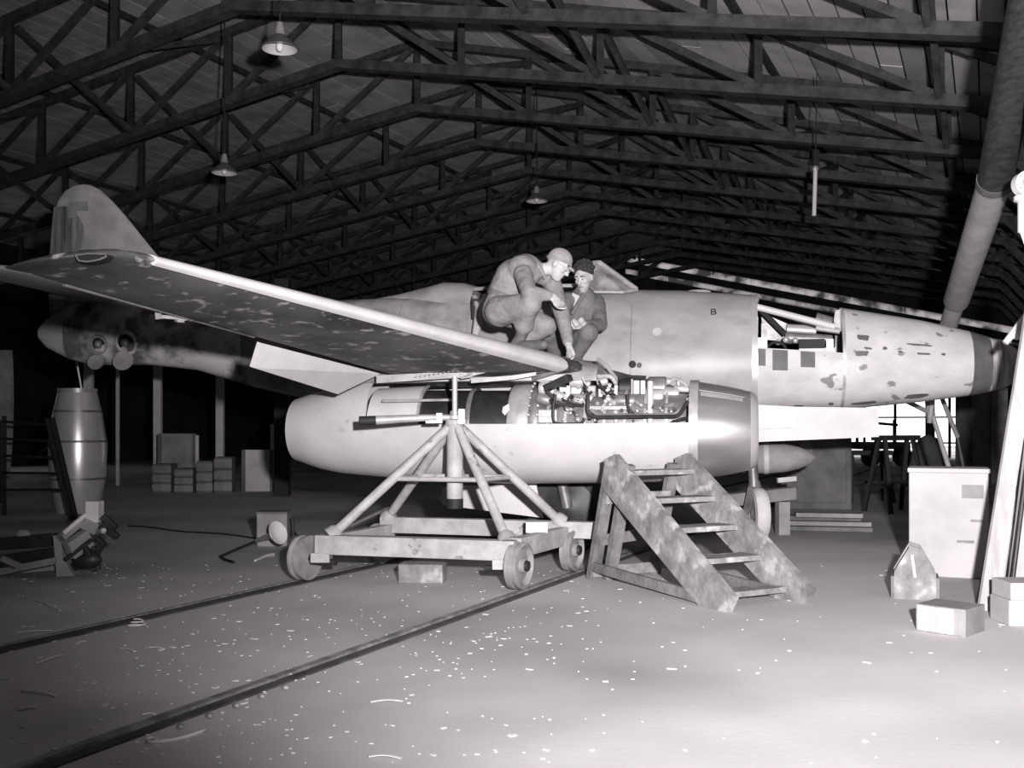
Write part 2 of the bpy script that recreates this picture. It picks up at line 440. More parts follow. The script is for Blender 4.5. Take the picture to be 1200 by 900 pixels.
def surf(u, phi, off=0.0):
    """fuselage skin; phi from the keel, positive on the near side"""
    zt, zbm, hw, tr = station(u); m = (zt + zbm) / 2; h = (zt - zbm) / 2
    sp = math.sin(phi); y = (hw + off) * math.copysign(abs(sp) ** 0.85, sp) * (1 + tr * math.cos(phi))
    return Vector((u, -y, m - (h + off) * math.cos(phi)))
def fuse_piece(name, m, px0, px1, p0=-math.pi, p1=math.pi, off=0.0, parent=jet, caps=True, nseg=None, label=None):
    u0, u1 = L(px0, 400).x, L(px1, 400).x
    us = sorted([u for u in UA[:, 0] if u0 + .01 < u < u1 - .01] + [u0, u1])
    fine = []
    for i in range(len(us) - 1):
        k = max(1, int((us[i + 1] - us[i]) / .12))
        fine += [us[i] + (us[i + 1] - us[i]) * j / k for j in range(k)]
    fine.append(us[-1])
    full = abs(p1 - p0 - 2 * math.pi) < 1e-4; n = nseg or 40
    rings = [[surf(u, p0 + (p1 - p0) * j / n, off) for j in range(n if full else n + 1)] for u in fine]
    b = MB(); b.loft(rings, closed=full, cap=caps and full)
    return part(b, name, m, parent, True, 50, label)
fuse_piece('rear_fuselage', 'tail_camo', 82, 300, label='blotchy painted tail end of the fuselage')
fuse_piece('tail_cone', 'tail_light', 46, 82)
fuse_piece('mid_fuselage', 'rear_fuse', 300, 560)
fuse_piece('front_fuselage', 'white_metal_fuse', 560, 880)
fuse_piece('gun_bay_tub', 'nose_paint', 880, 985, -R(93), R(93), label='open lower half of the gun bay with patched rim')
fuse_piece('gun_bay_floor', 'dark_metal', 880, 985, -R(85), R(85), -.05)
nosep = fuse_piece('nose_section', 'nose_paint', 985, 1133, label='tapering light nose panel with dark filler patches')
fuse_piece('nose_band', 'nose_band', 1133, 1156, off=.003)
fuse_piece('nose_cap', 'nose_cap', 1154, 1199, label='blunt streaked nose cap')
# panel joints: thin dark bands round the skin
for px in (745, 640, 560, 480, 300):
    fuse_piece('panel_joint', 'dim_mid', px - .6, px + .6, off=.002, caps=False)
def patch(name, m, px0, px1, ph0, ph1, off=.004, parent=jet):
    u0, u1 = L(px0, 400, .45).x, L(px1, 400, .45).x; b = MB(); n = 5
    b.loft([[surf(u0 + (u1 - u0) * i / n, ph0 + (ph1 - ph0) * j / n, off) for j in range(n + 1)] for i in range(n + 1)], closed=False)
    return part(b, name, m, parent)
for (x0, x1, a0, a1) in ((884, 897, 76, 92), (905, 923, 72, 92), (938, 955, 76, 92)):
    patch('filler_patch', 'nose_band', x0, x1, R(a0), R(a1))
prn = random.Random(21)
for (x0, x1, a0, a1) in ((1004, 1020, 108, 116), (1012, 1022, 98, 101), (1060, 1097, 107, 110), (1062, 1092, 26, 37), (1000, 1032, 21, 29), (972, 979, 24, 31), (1075, 1092, 95, 98), (1052, 1058, 96, 99), (1034, 1040, 99, 103), (1104, 1110, 96, 100), (1000, 1018, 90, 97), (930, 944, 22, 27)):
    u0, u1 = L(x0, 400, .4).x, L(x1, 400, .4).x; n = 14; cen = surf((u0 + u1) / 2, R((a0 + a1) / 2), .004); ring = []
    for k in range(n):
        w_ = prn.uniform(.72, 1.08); t = 2 * math.pi * k / n
        ring.append(surf((u0 + u1) / 2 + (u1 - u0) / 2 * w_ * math.copysign(abs(math.cos(t)) ** .6, math.cos(t)), R((a0 + a1) / 2 + (a1 - a0) / 2 * w_ * math.copysign(abs(math.sin(t)) ** .6, math.sin(t))), .004))
    b = MB(); b.add([cen] + ring, [(0, 1 + k, 1 + (k + 1) % n) for k in range(n)]); part(b, 'filler_patch', 'nose_band')
# bulkheads of the gun bay
for px, m in ((880, 'light_metal'), (986, 'dark_metal')):
    u = L(px, 400).x; b = MB(); ring = [surf(u, 2 * math.pi * j / 40, -.012) for j in range(40)]
    b.prism(ring, (.012 if px == 880 else -.012, 0, 0)); part(b, 'bulkhead', 'dark_metal')
    b = MB(); r2 = [surf(u + .0, 2 * math.pi * j / 40, -.075) for j in range(40)]; r1 = [surf(u, 2 * math.pi * j / 40, .004) for j in range(40)]
    du = Vector((.055 if px == 880 else -.03, 0, 0))
    b.loft([r1, r2, [p + du for p in r2], [p + du for p in r1], r1], cap=False); part(b, 'bay_frame', 'lip_metal' if px == 880 else 'light_metal')
# contents of the gun bay
def P(px, py, v): return L(px, py, v)
def item(name, m, parent=jet): return lambda b: part(b, name, m, parent)
b = MB(); b.tube([P(884, 359, .26), P(978, 383, .22)], .034, 12); part(b, 'longeron', 'white_paint')
b = MB(); b.tube([P(890, 362, .24), P(976, 389, .20)], .014, 8); part(b, 'longeron', 'black')
b = MB(); b.tube([P(888, 360, .10), P(920, 392, .12)], .03, 8); part(b, 'brace_strut', 'dark_metal')
b = MB(); b.prism([P(892, 366, -.1), P(924, 380, -.1), P(922, 400, -.1), P(894, 398, -.1)], (0, .02, 0)); part(b, 'gusset_plate', 'mid_metal')
b = MB(); b.tube([P(922, 386, .1), P(956, 388, .1)], .055, 14); part(b, 'cannon', 'light_metal')
b = MB(); b.tube([P(920, 396, .2), P(975, 398, .2)], [.06, .045], 14); part(b, 'cannon', 'mid_metal')
b = MB(); b.tube([P(956, 384, .2), P(984, 388, .2)], .03, 10); part(b, 'cannon_barrel', 'light_metal')
b = MB(); b.tube([P(956, 372, -.15), P(984, 380, -.15)], .05, 10); part(b, 'cannon_barrel', 'mid_metal')
for (x0, y0, x1, y1, v, m) in ((887, 396, 899, 418, .36, 'white_paint'), (892, 380, 899, 396, .30, 'mid_metal'), (882, 372, 888, 392, .35, 'light_metal'), (880, 400, 886, 415, .38, 'light_metal'),
                               (936, 409, 966, 415, .38, 'white_paint'), (936, 398, 966, 408, .30, 'black'), (966, 408, 978, 418, .40, 'white_paint'), (968, 398, 976, 408, .33, 'light_metal'), (956, 412, 962, 417, .4, 'mid_metal')):
    b = MB(); p, q = P(x0, y0, v), P(x1, y1, v); c = (p + q) / 2; b.box(c, (abs(q.x - p.x), .10, abs(p.z - q.z))); part(b, 'gun_bay_fitting', m, smooth=False)
b = MB(); b.tube([P(904 + 12 * math.cos(a) + 6, 413 - 12 * math.sin(a), .36) for a in [math.pi * k / 10 for k in range(11)]], .014, 8); part(b, 'cable', 'black')
b = MB(); b.ball(P(884, 351, .1), .06, 12, (.8, .7, 1)); part(b, 'lifting_lug', 'light_metal')
b = MB(); b.prism([P(977, 376, .2), P(979, 364, .18), P(986, 362, .18), P(987, 388, .2), P(980, 388, .2)], (0, .05, 0)); part(b, 'hinge_bracket', 'light_metal')
for (x, y, r) in ((921, 398, .035), (932, 399, .03), (912, 401, .03)):
    b = MB(); b.ball(P(x, y, .33), r, 10); part(b, 'gun_bay_knob', 'light_metal')
# markings, port holes
def on_skin(px, py):
    v = .3; res = None
    for it in range(6):
        u = L(px, py, v).x; best = None
        for k in range(30, 165):
            p = surf(u, R(k), .004); w = A2W(p); y = HOR - (w.z - CAMH) / w.y * FPX
            if best is None or abs(y - py) < best[0]: best = (abs(y - py), u, R(k), -p.y)
        v = best[3]; res = best
    return res[1], res[2]
def disc(name, px, py, r, m, thick=.006):
    u, ph = on_skin(px, py); p = surf(u, ph); n = (surf(u, ph, .1) - p).normalized()
    b = MB(); b.lathe([(-.02, r), (thick, r), (thick, 0)], p, n, 20); return part(b, name, m)
disc('drain_port', 741, 427, .036, 'black'); disc('drain_port', 749, 428, .026, 'nose_band')
disc('inspection_cover', 770, 389, .045, 'tail_light')
u, ph = on_skin(836, 366)
fc = bpy.data.curves.new('stencil_letter', 'FONT'); fc.body = 'B'; fc.size = .115; fc.extrude = .002; fc.align_x = 'CENTER'; fc.align_y = 'CENTER'
to = bpy.data.objects.new('stencil_tmp', fc); COL.objects.link(to); bpy.context.view_layer.update()
tm = bpy.data.meshes.new_from_object(to.evaluated_get(bpy.context.evaluated_depsgraph_get())); bpy.data.objects.remove(to)
p = surf(u, ph, .004); nrm = (surf(u, ph, .1) - p).normalized(); xa = Vector((1, 0, 0)); ya = nrm.cross(xa).normalized()
tm.transform(Matrix.Translation(p) @ Matrix((xa, ya, nrm)).transposed().to_4x4()); tm.materials.clear(); tm.materials.append(MATS['black'])
so = bpy.data.objects.new('stencil_letter', tm); COL.objects.link(so); so.parent = jet; so['label'] = 'small black letter B on the fuselage skin'
# hatches in the tail with their covers hanging open
for (px, py, r, ring) in ((116, 404, .082, 'dim_mid'), (148, 402, .105, 'tail_light')):
    u, ph = on_skin(px, py); p = surf(u, ph); n = (surf(u, ph, .1) - p).normalized()
    b = MB(); b.lathe([(-.02, r + .035), (.012, r + .035), (.018, r + .01), (.012, r), (-.01, r)], p, n, 24); h = part(b, 'access_hatch', ring)
    b = MB(); b.lathe([(-.01, r), (.004, r), (.004, 0)], p, n, 24); part(b, 'hatch_opening', 'black', h)
    b = MB(); b.ball(p + Vector((.0, -.02, 0)), .05, 10); part(b, 'hatch_fitting', 'mid_metal', h)
    c = p + Vector((-.015, -.05, -.20)); b = MB(); b.lathe([(-.012, .03), (-.008, r * 1.05), (.008, r * 1.08), (.014, 0)], c, (n + Vector((1.15, 0, -.2))).normalized(), 20); part(b, 'hatch_cover', 'dim_mid', h)
for px in (129, 166):
    patch('tail_band', 'tail_light', px - 4, px + 4, R(40), R(118))
# aft cockpit fairing
b = MB(); rings = []
for (px, t, hw) in ((560, 336, .27), (545, 332, .27), (522, 331, .25), (500, 337, .20), (470, 344.5, .13), (440, 350, .05)):
    q = L(px, t); base = station(q.x)[0] - .12
    rings.append([Vector((q.x, -hw * math.cos(a), base + (q.z - base) * max(0, math.sin(a)) ** .8)) for a in [math.pi * j / 14 for j in range(15)]])
b.loft(rings); part(b, 'aft_canopy_fairing', 'white_metal_fuse')
# cockpit tub and windshield
u0, u1 = L(697, 340).x, L(562, 340).x
b = MB(); zt = station((u0 + u1) / 2)[0]
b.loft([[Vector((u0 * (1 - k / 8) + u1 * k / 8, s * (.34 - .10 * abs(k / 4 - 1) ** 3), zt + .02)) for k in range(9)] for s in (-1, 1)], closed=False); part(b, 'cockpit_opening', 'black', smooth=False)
for s in (-1, 1):
    b = MB(); b.tube([Vector((u0 * (1 - k / 8) + u1 * k / 8, s * (.34 - .10 * abs(k / 4 - 1) ** 3), zt + .025)) for k in range(9)], .02, 8); part(b, 'cockpit_sill', 'light_metal')
ws = []
f0, f1, rb, rt = L(748, 340), L(704, 310), L(694, 342), L(698, 311)
ws_pts = {}
for s in (-1, 1):
    A_, B_, C_, D_ = Vector((f0.x, .19 * s, f0.z - .02)), Vector((f1.x, .14 * s, f1.z)), Vector((rt.x, .20 * s, rt.z - .01)), Vector((rb.x, .36 * s, rb.z - .05))
    ws_pts[s] = (A_, B_, C_, D_)
b = MB(); b.prism([ws_pts[-1][0], ws_pts[-1][1], ws_pts[1][1], ws_pts[1][0]], (-.015, 0, -.01)); wsh = part(b, 'windshield', 'glass_murky', smooth=False, label='grimy armoured windshield pane')
for s in (-1, 1):
    A_, B_, C_, D_ = ws_pts[s]; E_ = Vector((f0.x - .12, .36 * s, f0.z - .06))
    b = MB(); b.prism([A_, B_, C_, D_, E_], (0, -.012 * s, 0)); part(b, 'side_pane', 'glass_murky', wsh, smooth=False)
    b = MB(); b.tube([A_, B_, C_], .028, 8); part(b, 'pane_frame', 'light_metal', wsh)
    b = MB(); b.tube([A_, E_, D_, C_], .02, 8); part(b, 'pane_frame', 'light_metal', wsh)
b = MB(); b.ball(L(818, 342, 0), .06, 12, (2.2, .5, .4)); part(b, 'filler_cap', 'bright_metal')
# retractable step behind the crouching mechanic
b = MB(); b.tube([L(556, 348, .56), L(560, 362, .66), L(558, 378, .7), L(556, 392, .72)], .028, 8); part(b, 'boarding_handle', 'bright_metal')
b = MB(); b.tube([L(568, 346, .6), L(563, 364, .68), L(561, 382, .7), L(558, 396, .72)], .03, 8); part(b, 'boarding_handle', 'bright_metal')
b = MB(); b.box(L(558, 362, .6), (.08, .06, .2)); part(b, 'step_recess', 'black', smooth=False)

# ---- fin, rudder, tailplanes
def airfoil(le, te, th, up, n=10, hi=1.0, lo=1.0):
    """closed ring from TE over the top to LE and back; th in metres; up = thickness direction"""
    le, te, up = Vector(le), Vector(te), Vector(up); c = (te - le); ring = []
    def t_(x): return 5 * (.2969 * math.sqrt(x) - .126 * x - .3516 * x * x + .2843 * x ** 3 - .1015 * x ** 4)
    xs = [0.5 * (1 - math.cos(math.pi * i / n)) for i in range(n + 1)]
    for x in reversed(xs): ring.append(le + c * x + up * th * t_(x) * hi)
    for x in xs[1:-1]: ring.append(le + c * x - up * th * t_(x) * lo)
    return ring
fin = [(233, 62, 351, 351, .16), (208, 60, 330, 340, .15), (190, 60, 306, 315, .14), (168, 60.5, 279, 290, .12), (148, 62, 254, 268, .105), (132, 64, 236, 250, .09), (118, 68, 223, 236, .07), (108, 76, 217.5, 224, .05), (100, 86, 216, 218, .02)]
hinge = 97
b = MB(); rings = []
for (xl, xt, yl, yt, th) in fin:
    le, te = L(xl, yl), L(max(xt, hinge if yl > 240 else xt), yt); rings.append(airfoil(le, te, th, (0, 1, 0)))
b.loft(rings); part(b, 'fin', 'fin_paint')
b = MB(); rings = []
for (xt, xh, y, th) in ((60, 99, 384, .09), (56, 99, 350, .09), (58, 99, 300, .08), (61, 99, 262, .07), (63, 99, 242, .05)):
    rings.append(airfoil(L(xh, y), L(xt, y), th, (0, 1, 0)))
b.loft(rings); rud = part(b, 'rudder', 'rudder_paint', label='rudder with dark vertical streaks')
b = MB()
for px in (66, 74, 84): b.tube([L(px, 250, .04), L(px - 2, 345, .055)], .006, 6)
part(b, 'rudder_rib', 'nose_band', rud)
b = MB(); b.prism([L(83, 238, .03), L(104, 236, .03), L(104, 247, .03), L(92, 247, .03), L(88, 256, .03), L(82, 256, .03)], (0, -.03, 0)); part(b, 'rudder_horn', 'dim_mid', rud)
for s in (1, -1):
    b = MB(); rings = []
    for (v, ul, ut, th) in ((.05, -3.95, -5.1, .14), (1.7, -4.50, -5.25, .085), (1.9, -4.62, -5.24, .06), (1.98, -4.80, -5.15, .02)):
        zz = 2.62 + .04 * v; rings.append(airfoil((ul, -s * v, zz), (ut, -s * v, zz), th, (0, 0, 1)))
    b.loft(rings); part(b, 'tailplane', 'slat_metal')

# ---- wings
# (v, u of leading edge, u of trailing edge, z at leading edge, z at trailing edge, thickness)
le_i, te_i = L(660, 428, 2.65), L(452, 437, 2.65)
le_o, te_o = L(170, 302, 6.05), L(52, 326, 6.05)
def wing_sec(v):
    k = (v - 2.65) / (6.05 - 2.65)
    le = le_i.lerp(le_o, k) if v >= 2.65 else le_i + (le_i - le_o) * ((2.65 - v) / 3.4)
    te = te_i.lerp(te_o, k) if v >= 2.65 else te_i + Vector((-.04, 0, 0)) * (2.65 - v) + Vector((0, (2.65 - v), -.10 * (2.65 - v)))
    le.y = te.y = -v
    if v < 2.65: le.z = le_i.z - .10 * (2.65 - v)
    return le, te, (.215 - .135 * max(0, k)) if v >= 2.65 else .215 + .03 * (2.65 - v)
VS = [.3, 1.0, 1.7, 2.2, 2.65, 3.2, 3.8, 4.4, 5.0, 5.6, 6.05]
for s in (1, -1):
    sf = lambda ps: [Vector((p.x, p.y * s, p.z)) for p in ps]
    b = MB(); rings = []
    for v in VS:
        le, te, th = wing_sec(v); rings.append(sf(airfoil(le, te, th, (0, 0, 1), 14, 1.3, .42)))
    tip_le, tip_te, tth = wing_sec(6.05)
    for (dv, a, c, q) in ((.10, .08, -.01, .92), (.18, .22, -.02, .8), (.25, .42, -.02, .55), (.29, .62, .0, .25), (.30, .74, .12, .08)):
        ch = tip_te - tip_le
        rings.append(sf(airfoil(tip_le + ch * a + Vector((0, -dv, .01)), tip_te - ch * c + Vector((0, -dv, .01)), tth * q, (0, 0, 1), 14, 1.2, .6)))
    b.loft(rings); wing = part(b, 'wing', 'wing_under', label='swept wing with scuffed dark underside')
    # leading edge slat
    b = MB(); rings = []
    for v in (2.62, 2.9, 3.6, 4.3, 5.0, 5.6, 6.0):
        le, te, th = wing_sec(v); ch = te - le; ring = []
        fw = Vector((.022, 0, -.004))
        xs = [.16, .11, .06, .025, .006, 0]
        def t_(x): return 5 * (.2969 * math.sqrt(x) - .126 * x - .3516 * x * x + .2843 * x ** 3 - .1015 * x ** 4)
        up = [le + fw + ch * x + Vector((0, 0, th * t_(x) * 1.34)) for x in xs]
        dn = [le + fw + ch * x - Vector((0, 0, th * t_(x) * .62)) for x in reversed(xs[:-1]) if x < .09]
        inn = [le + fw + ch * .085 + Vector((0, 0, -.0)), le + fw + ch * .15 + Vector((0, 0, th * t_(.15) * 1.15))]
        rings.append(sf(up + dn + inn))
    b.loft(rings); part(b, 'leading_edge_slat', 'slat_metal', wing, label='bright bare metal leading edge slat')
    if s == 1:
        # flap hanging below the trailing edge
        q = [L(306, 402, 4.2), L(446, 438, 2.7), L(396, 462, 3.0), L(297, 431, 4.2)]
        nrm = (q[1] - q[0]).cross(q[3] - q[0]).normalized()
        b = MB(); b.prism(q, nrm * .035); part(b, 'landing_flap', 'white_paint', wing, smooth=False, label='white landing flap lowered')
        # aileron edge and its balance bracket
        b = MB(); p0, p1 = L(75, 333, 5.9), L(298, 394, 4.25); b.tube([p0, p1], .012, 8); part(b, 'trailing_edge_strip', 'mid_metal', wing)
        b = MB(); b.tube([L(222, 373, 4.9), L(255, 371, 4.7)], [.02, .035], 8); b.build('hinge_fairing', 'mid_metal', wing, True)
        br = MB(); br.bar(L(185, 362, 5.1), L(186, 374, 5.1), .02, .03); br.bar(L(186, 371, 5.1), L(214, 373, 4.95), .012, .02); br.bar(L(212, 363, 4.95), L(212, 378, 4.95), .03, .03); br.bar(L(206, 374, 4.98), L(222, 372, 4.9), .03, .03)
        br.build('hinge_bracket', 'light_metal', wing)
        # tip lamp recess
        le, te, th = wing_sec(6.05); c = le + (te - le) * .42 + Vector((0, -.10, .005))
        pts = [L(92, 300.5, 6.3), L(96, 307, 6.3), L(106, 308, 6.3), L(120, 305.5, 6.3), L(128, 302, 6.3), L(127, 299, 6.3), L(108, 298.5, 6.3)]
        b = MB(); b.prism([q_ + Vector((0, -.022, .002)) for q_ in pts], (0, .06, 0)); part(b, 'tip_light_recess', 'black', wing, smooth=False)
        b = MB(); pp = [p + Vector((0, -.022, .002)) for p in pts]; b.tube(pp + [pp[0]], .004, 6); part(b, 'recess_rim', 'mid_metal', wing)
        # rivet rows
        rv = MB()
        for (x0, y0, x1, y1, n, v0, v1) in ((488, 441, 590, 427, 20, 2.9, 2.75), (490, 402, 512, 398, 9, 3.6, 3.4)):
            for k in range(n):
                f = k / (n - 1); p = L(x0 + (x1 - x0) * f, y0 + (y1 - y0) * f - 4 * math.sin(math.pi * f) * 0, v0 + (v1 - v0) * f)
                rv.ball(p, .006, 6)
        tag(part(rv, 'rivet_row', 'light_metal', wing), kind='stuff')
    else:
        le, te, th = wing_sec(2.7); b = MB(); q0 = wing_sec(4.2)[1]; q1 = wing_sec(2.7)[1]
        q = sf([q0, q1, q1 + Vector((-.3, 0, -.2)), q0 + Vector((-.25, 0, -.18))]); b.prism(q, (0, 0, .03)); part(b, 'landing_flap', 'white_paint', wing, smooth=False)

# ---- engine nacelles
NV = 2.1
NS = [(888, 505, 40.5), (884, 505, 44.5), (876, 505, 47), (850, 504.5, 52.5), (812, 504, 58.5), (760, 505, 60), (700, 505.5, 60.5), (600, 506, 61), (500, 505.5, 57.5), (455, 505, 54.5), (400, 504.5, 50), (375, 504, 45), (352, 503.5, 37)]
NU = []
for (px, cy, rp) in NS:
    p = L(px, cy, NV); d = dep(p.x, NV); NU.append((p.x, p.z, rp * d / FPX))
NU.sort(); NA = np.array(NU)
def nac(u, k=1.0): return float(np.interp(u, NA[:, 0], NA[:, 1])), float(np.interp(u, NA[:, 0], NA[:, 2])) * k
def nring(u, p0, p1, n, off=0.0, side=1, up=0.0):
    z, r = nac(u); r += off; out = []
    for j in range(n + 1):
        a = p0 + (p1 - p0) * j / n; ca = math.cos(a)
        out.append(Vector((u, -side * (NV + r * math.sin(a)), z - r * ca * (1 + (up if ca < 0 else 0)))))
    return out
def npiece(name, m, px0, px1, p0, p1, off=0.0, side=1, up=lambda u: 0, parent=jet, n=36, thick=0.0, label=None):
    u0, u1 = L(px0, 505, NV).x, L(px1, 505, NV).x; k = max(2, int((u1 - u0) / .1)); b = MB()
    us = [u0 + (u1 - u0) * i / k for i in range(k + 1)]
    R1 = [nring(u, p0, p1, n, off, side, up(u)) for u in us]
    b.loft(R1, closed=False)
    if thick:
        R2 = [nring(u, p0, p1, n, off - thick, side, up(u)) for u in us]; b.loft(R2, closed=False)
        for E in (0, -1): b.loft([R1[E], R2[E]], closed=False)
        b.loft([[r[0] for r in R1], [r[0] for r in R2]], closed=False); b.loft([[r[-1] for r in R1], [r[-1] for r in R2]], closed=False)
    return part(b, name, m, parent, True, 45, label)
PI = math.pi
for side in (1, -1):
    nu = L(812, 505, NV).x; lu = L(888, 505, NV).x
    if side == 1:
        low = npiece('lower_cowl', 'white_cowl', 445, 812, -R(150), R(98.5), 0, 1, thick=.02, label='white lower engine cowl panel')
    else:
        low = npiece('lower_cowl', 'white_cowl', 445, 812, -PI, PI, 0, -1, thick=.02)
    up0 = L(352, 505, NV).x; up1 = L(445, 505, NV).x
    aft = npiece('rear_cowl', 'white_cowl', 352, 446, -PI, PI, 0, side, up=lambda u: .22 * max(0, (u - up0 - .25) / (up1 - up0 - .25)), thick=.02)
    # exhaust
    z, r = nac(up0); b = MB(); b.lathe([(0, r), (-.02, r - .005), (-.02, r - .03), (.5, r - .10), (.5, .0)], (up0, -side * NV, z), (1, 0, 0), 36); part(b, 'exhaust_nozzle', 'white_cowl', aft)
    b = MB(); b.lathe([(.45, .24), (.2, .2), (.05, .10), (.0, .0)], (up0 + .02, -side * NV, z), (1, 0, 0), 24); part(b, 'exhaust_cone', 'light_metal', aft)
    # intake ring
    zf, rf = nac(lu - .002); zr, rr = nac(nu); b = MB(); ln = lu - nu
    prof = []
    for k in range(9):
        u = nu + (lu - .06 - nu) * k / 8; prof.append((u - nu, nac(u)[1]))
    b.lathe(prof, (nu, -side * NV, (zf + zr) / 2), (1, 0, 0), 48); ring = part(b, 'intake_ring', 'polished', label='polished metal intake ring')
    b = MB(); rl = nac(lu - .06)[1]
    b.lathe([(ln - .06, rl + .002), (ln - .02, rl - .022), (ln, rl - .05), (ln - .005, rl - .075), (ln - .05, rl - .09), (.1, rl - .06), (.1, .05)], (nu, -side * NV, (zf + zr) / 2), (1, 0, 0), 48); part(b, 'intake_lip', 'lip_metal', ring)
    b = MB(); b.lathe([(.12, .3), (.2, .17), (.3, .14), (.38, .06), (.40, 0)], (nu, -side * NV, (zf + zr) / 2), (1, 0, 0), 24); part(b, 'starter_bullet', 'mid_metal', ring)
    b = MB(); b.lathe([(-.02, rr + .004), (.05, rr + .003)], (nu, -side * NV, (zf + zr) / 2), (1, 0, 0), 48); part(b, 'ring_edge', 'light_metal', ring)
    # access strip on the ring
    if side == 1:
        for (xa, xb, a0, a1, m) in ((822, 870, 133, 140, 'dim_mid'), (820, 872, 141.5, 143, 'white_paint')):
            npiece('ring_strip', m, xa, xb, R(a0), R(a1), .004, 1, n=6, parent=ring)

for side in (1, -1):
    rings = []
    for (u, zt2, hw) in ((-1.2, 1.56, .10), (-.8, 1.62, .26), (-.3, 1.72, .36), (.2, 1.765, .40), (.7, 1.765, .38), (1.0, 1.72, .34), (1.2, 1.66, .28)):
        rings.append([Vector((u, -side * (NV + hw * math.cos(a)), 1.52 + (zt2 - 1.52) * max(0, math.sin(a)) ** .6)) for a in [PI * j / 16 for j in range(17)]])
    b = MB(); b.loft(rings); part(b, 'nacelle_top_fairing', 'rear_fuse')
# ---- uncowled engine on the near side
def E(px, py, dv=.0): return L(px, py, NV + dv)
ec = L(600, 505, NV).z
u_a, u_b = L(500, 505, NV).x, L(806, 505, NV).x
b = MB(); b.lathe([(0, .0), (0, .33), (u_b - u_a, .30), (u_b - u_a, 0)], (u_a, -NV, ec + .02), (1, 0, 0), 36); eng = part(b, 'engine', 'dark_metal', label='uncowled jet engine packed with pipes and accessories')
def ep(b, name, m, smooth=True): return part(b, name, m, eng, smooth)
npiece('heat_shield', 'white_paint', 446, 503, R(93), R(172), -.03, 1, parent=eng, thick=.012, n=20)
npiece('heat_shield_edge', 'light_metal', 503, 506, R(93), R(172), -.022, 1, parent=eng, thick=.02, n=20)
b = MB(); b.lathe([(0, .345), (.02, .35), (.04, .345)], (L(556, 505, NV).x, -NV, ec + .02), (1, 0, 0), 36); ep(b, 'casing_ring', 'mid_metal')
def cyl(px0, px1, r, m, name, prof=None):
    a, c = L(px0, 505, NV).x, L(px1, 505, NV).x
    b = MB(); b.lathe([(0, 0), (0, r * .97), (.02, r), (c - a - .02, r), (c - a, r * .97), (c - a, 0)], (a, -NV, ec + .02), (1, 0, 0), 40); return ep(b, name, m)
cyl(604, 628, .375, 'light_metal', 'compressor_flange'); cyl(626, 640, .36, 'mid_metal', 'compressor_flange'); cyl(638, 806, .335, 'mid_metal', 'compressor_casing')
for px in (648, 668, 690, 712, 735, 758, 782): cyl(px, px + 3, .350, 'light_metal', 'casing_rib')
b = MB(); p = E(590, 482, .34)
b.prism([E(590, 477, .36), E(597, 473, .36), E(598, 480, .36), E(592, 487, .36), E(589, 483, .36)], (0, -.02, 0)); ep(b, 'bright_plate', 'bright_metal', False)
b = MB(); b.tube([E(448, 470, .40), E(533, 468.5, .41)], .012, 8); ep(b, 'fuel_line', 'light_metal')
# main accessories: drums, gearbox, generators
def drum(x0, y0, x1, y1, r, dv, m, name='accessory_drum'):
    p, q = E(x0, y0, dv), E(x1, y1, dv); d = (q - p); l = d.length
    b = MB(); b.lathe([(0, 0), (0, r * .85), (.015, r), (l - .015, r), (l, r * .85), (l, 0)], p, d, 20); return ep(b, name, m)
def boxp(x0, y0, x1, y1, dv, m, th=.12, name='accessory_box'):
    p, q = E(x0, y0, dv), E(x1, y1, dv); b = MB(); b.box((p + q) / 2, (abs(p.x - q.x), th, abs(p.z - q.z)))
    o = b.build(name, m, eng, bevel=.008); return o
drum(725, 455, 742, 455, .10, .05, 'dark_metal', 'oil_tank'); boxp(743, 446, 750, 468, .12, 'white_paint'); boxp(751, 446, 757, 466, .12, 'light_metal'); boxp(740, 444, 742, 469, .15, 'bright_metal', .1)
drum(759, 455, 782, 455, .095, .06, 'mid_metal', 'generator'); drum(778, 462, 796, 462, .06, .14, 'light_metal', 'starter_motor'); drum(762, 465, 778, 465, .065, .18, 'light_metal', 'fuel_pump')
drum(790, 455, 808, 457, .03, .14, 'light_metal', 'hose_union'); drum(792, 463, 808, 463, .025, .16, 'dark_metal', 'hose_union'); drum(795, 443, 795, 453, .02, .12, 'light_metal', 'hose_union'); drum(781, 447, 786, 447, .03, .12, 'light_metal', 'hose_union')
boxp(632, 480, 654, 496, .31, 'light_metal', .12, 'fuel_control'); boxp(634, 482, 646, 489, .39, 'white_paint', .03, 'fuel_control_cover'); boxp(686, 475, 740, 481, .30, 'mid_metal', .06); drum(672, 470, 688, 470, .06, .2, 'light_metal'); drum(716, 470, 745, 470, .055, .22, 'mid_metal', 'injection_pump')
boxp(657, 452, 670, 470, .16, 'light_metal', .16, 'gear_housing'); boxp(671, 447, 683, 462, .1, 'white_paint', .16, 'gear_housing'); drum(668, 447, 684, 447, .05, .2, 'bright_metal'); boxp(688, 452, 700, 468, .12, 'mid_metal', .18, 'gear_housing'); boxp(702, 455, 716, 470, .14, 'light_metal', .14, 'gear_housing')
drum(632, 455, 640, 455, .055, .26, 'light_metal'); drum(630, 466, 646, 470, .05, .28, 'mid_metal'); drum(650, 462, 660, 466, .04, .28, 'bright_metal'); drum(686, 463, 694, 468, .035, .3, 'light_metal'); drum(700, 449, 712, 446, .035, .24, 'bright_metal')
b = MB(); b.tube([E(762, 448, .2), E(762, 497, .38)], .024, 8); ep(b, 'drop_strap', 'white_paint')
b = MB(); b.tube([E(722, 452, .22), E(721, 470, .24), E(722, 497, .36)], .016, 8); ep(b, 'drop_strap', 'white_paint')
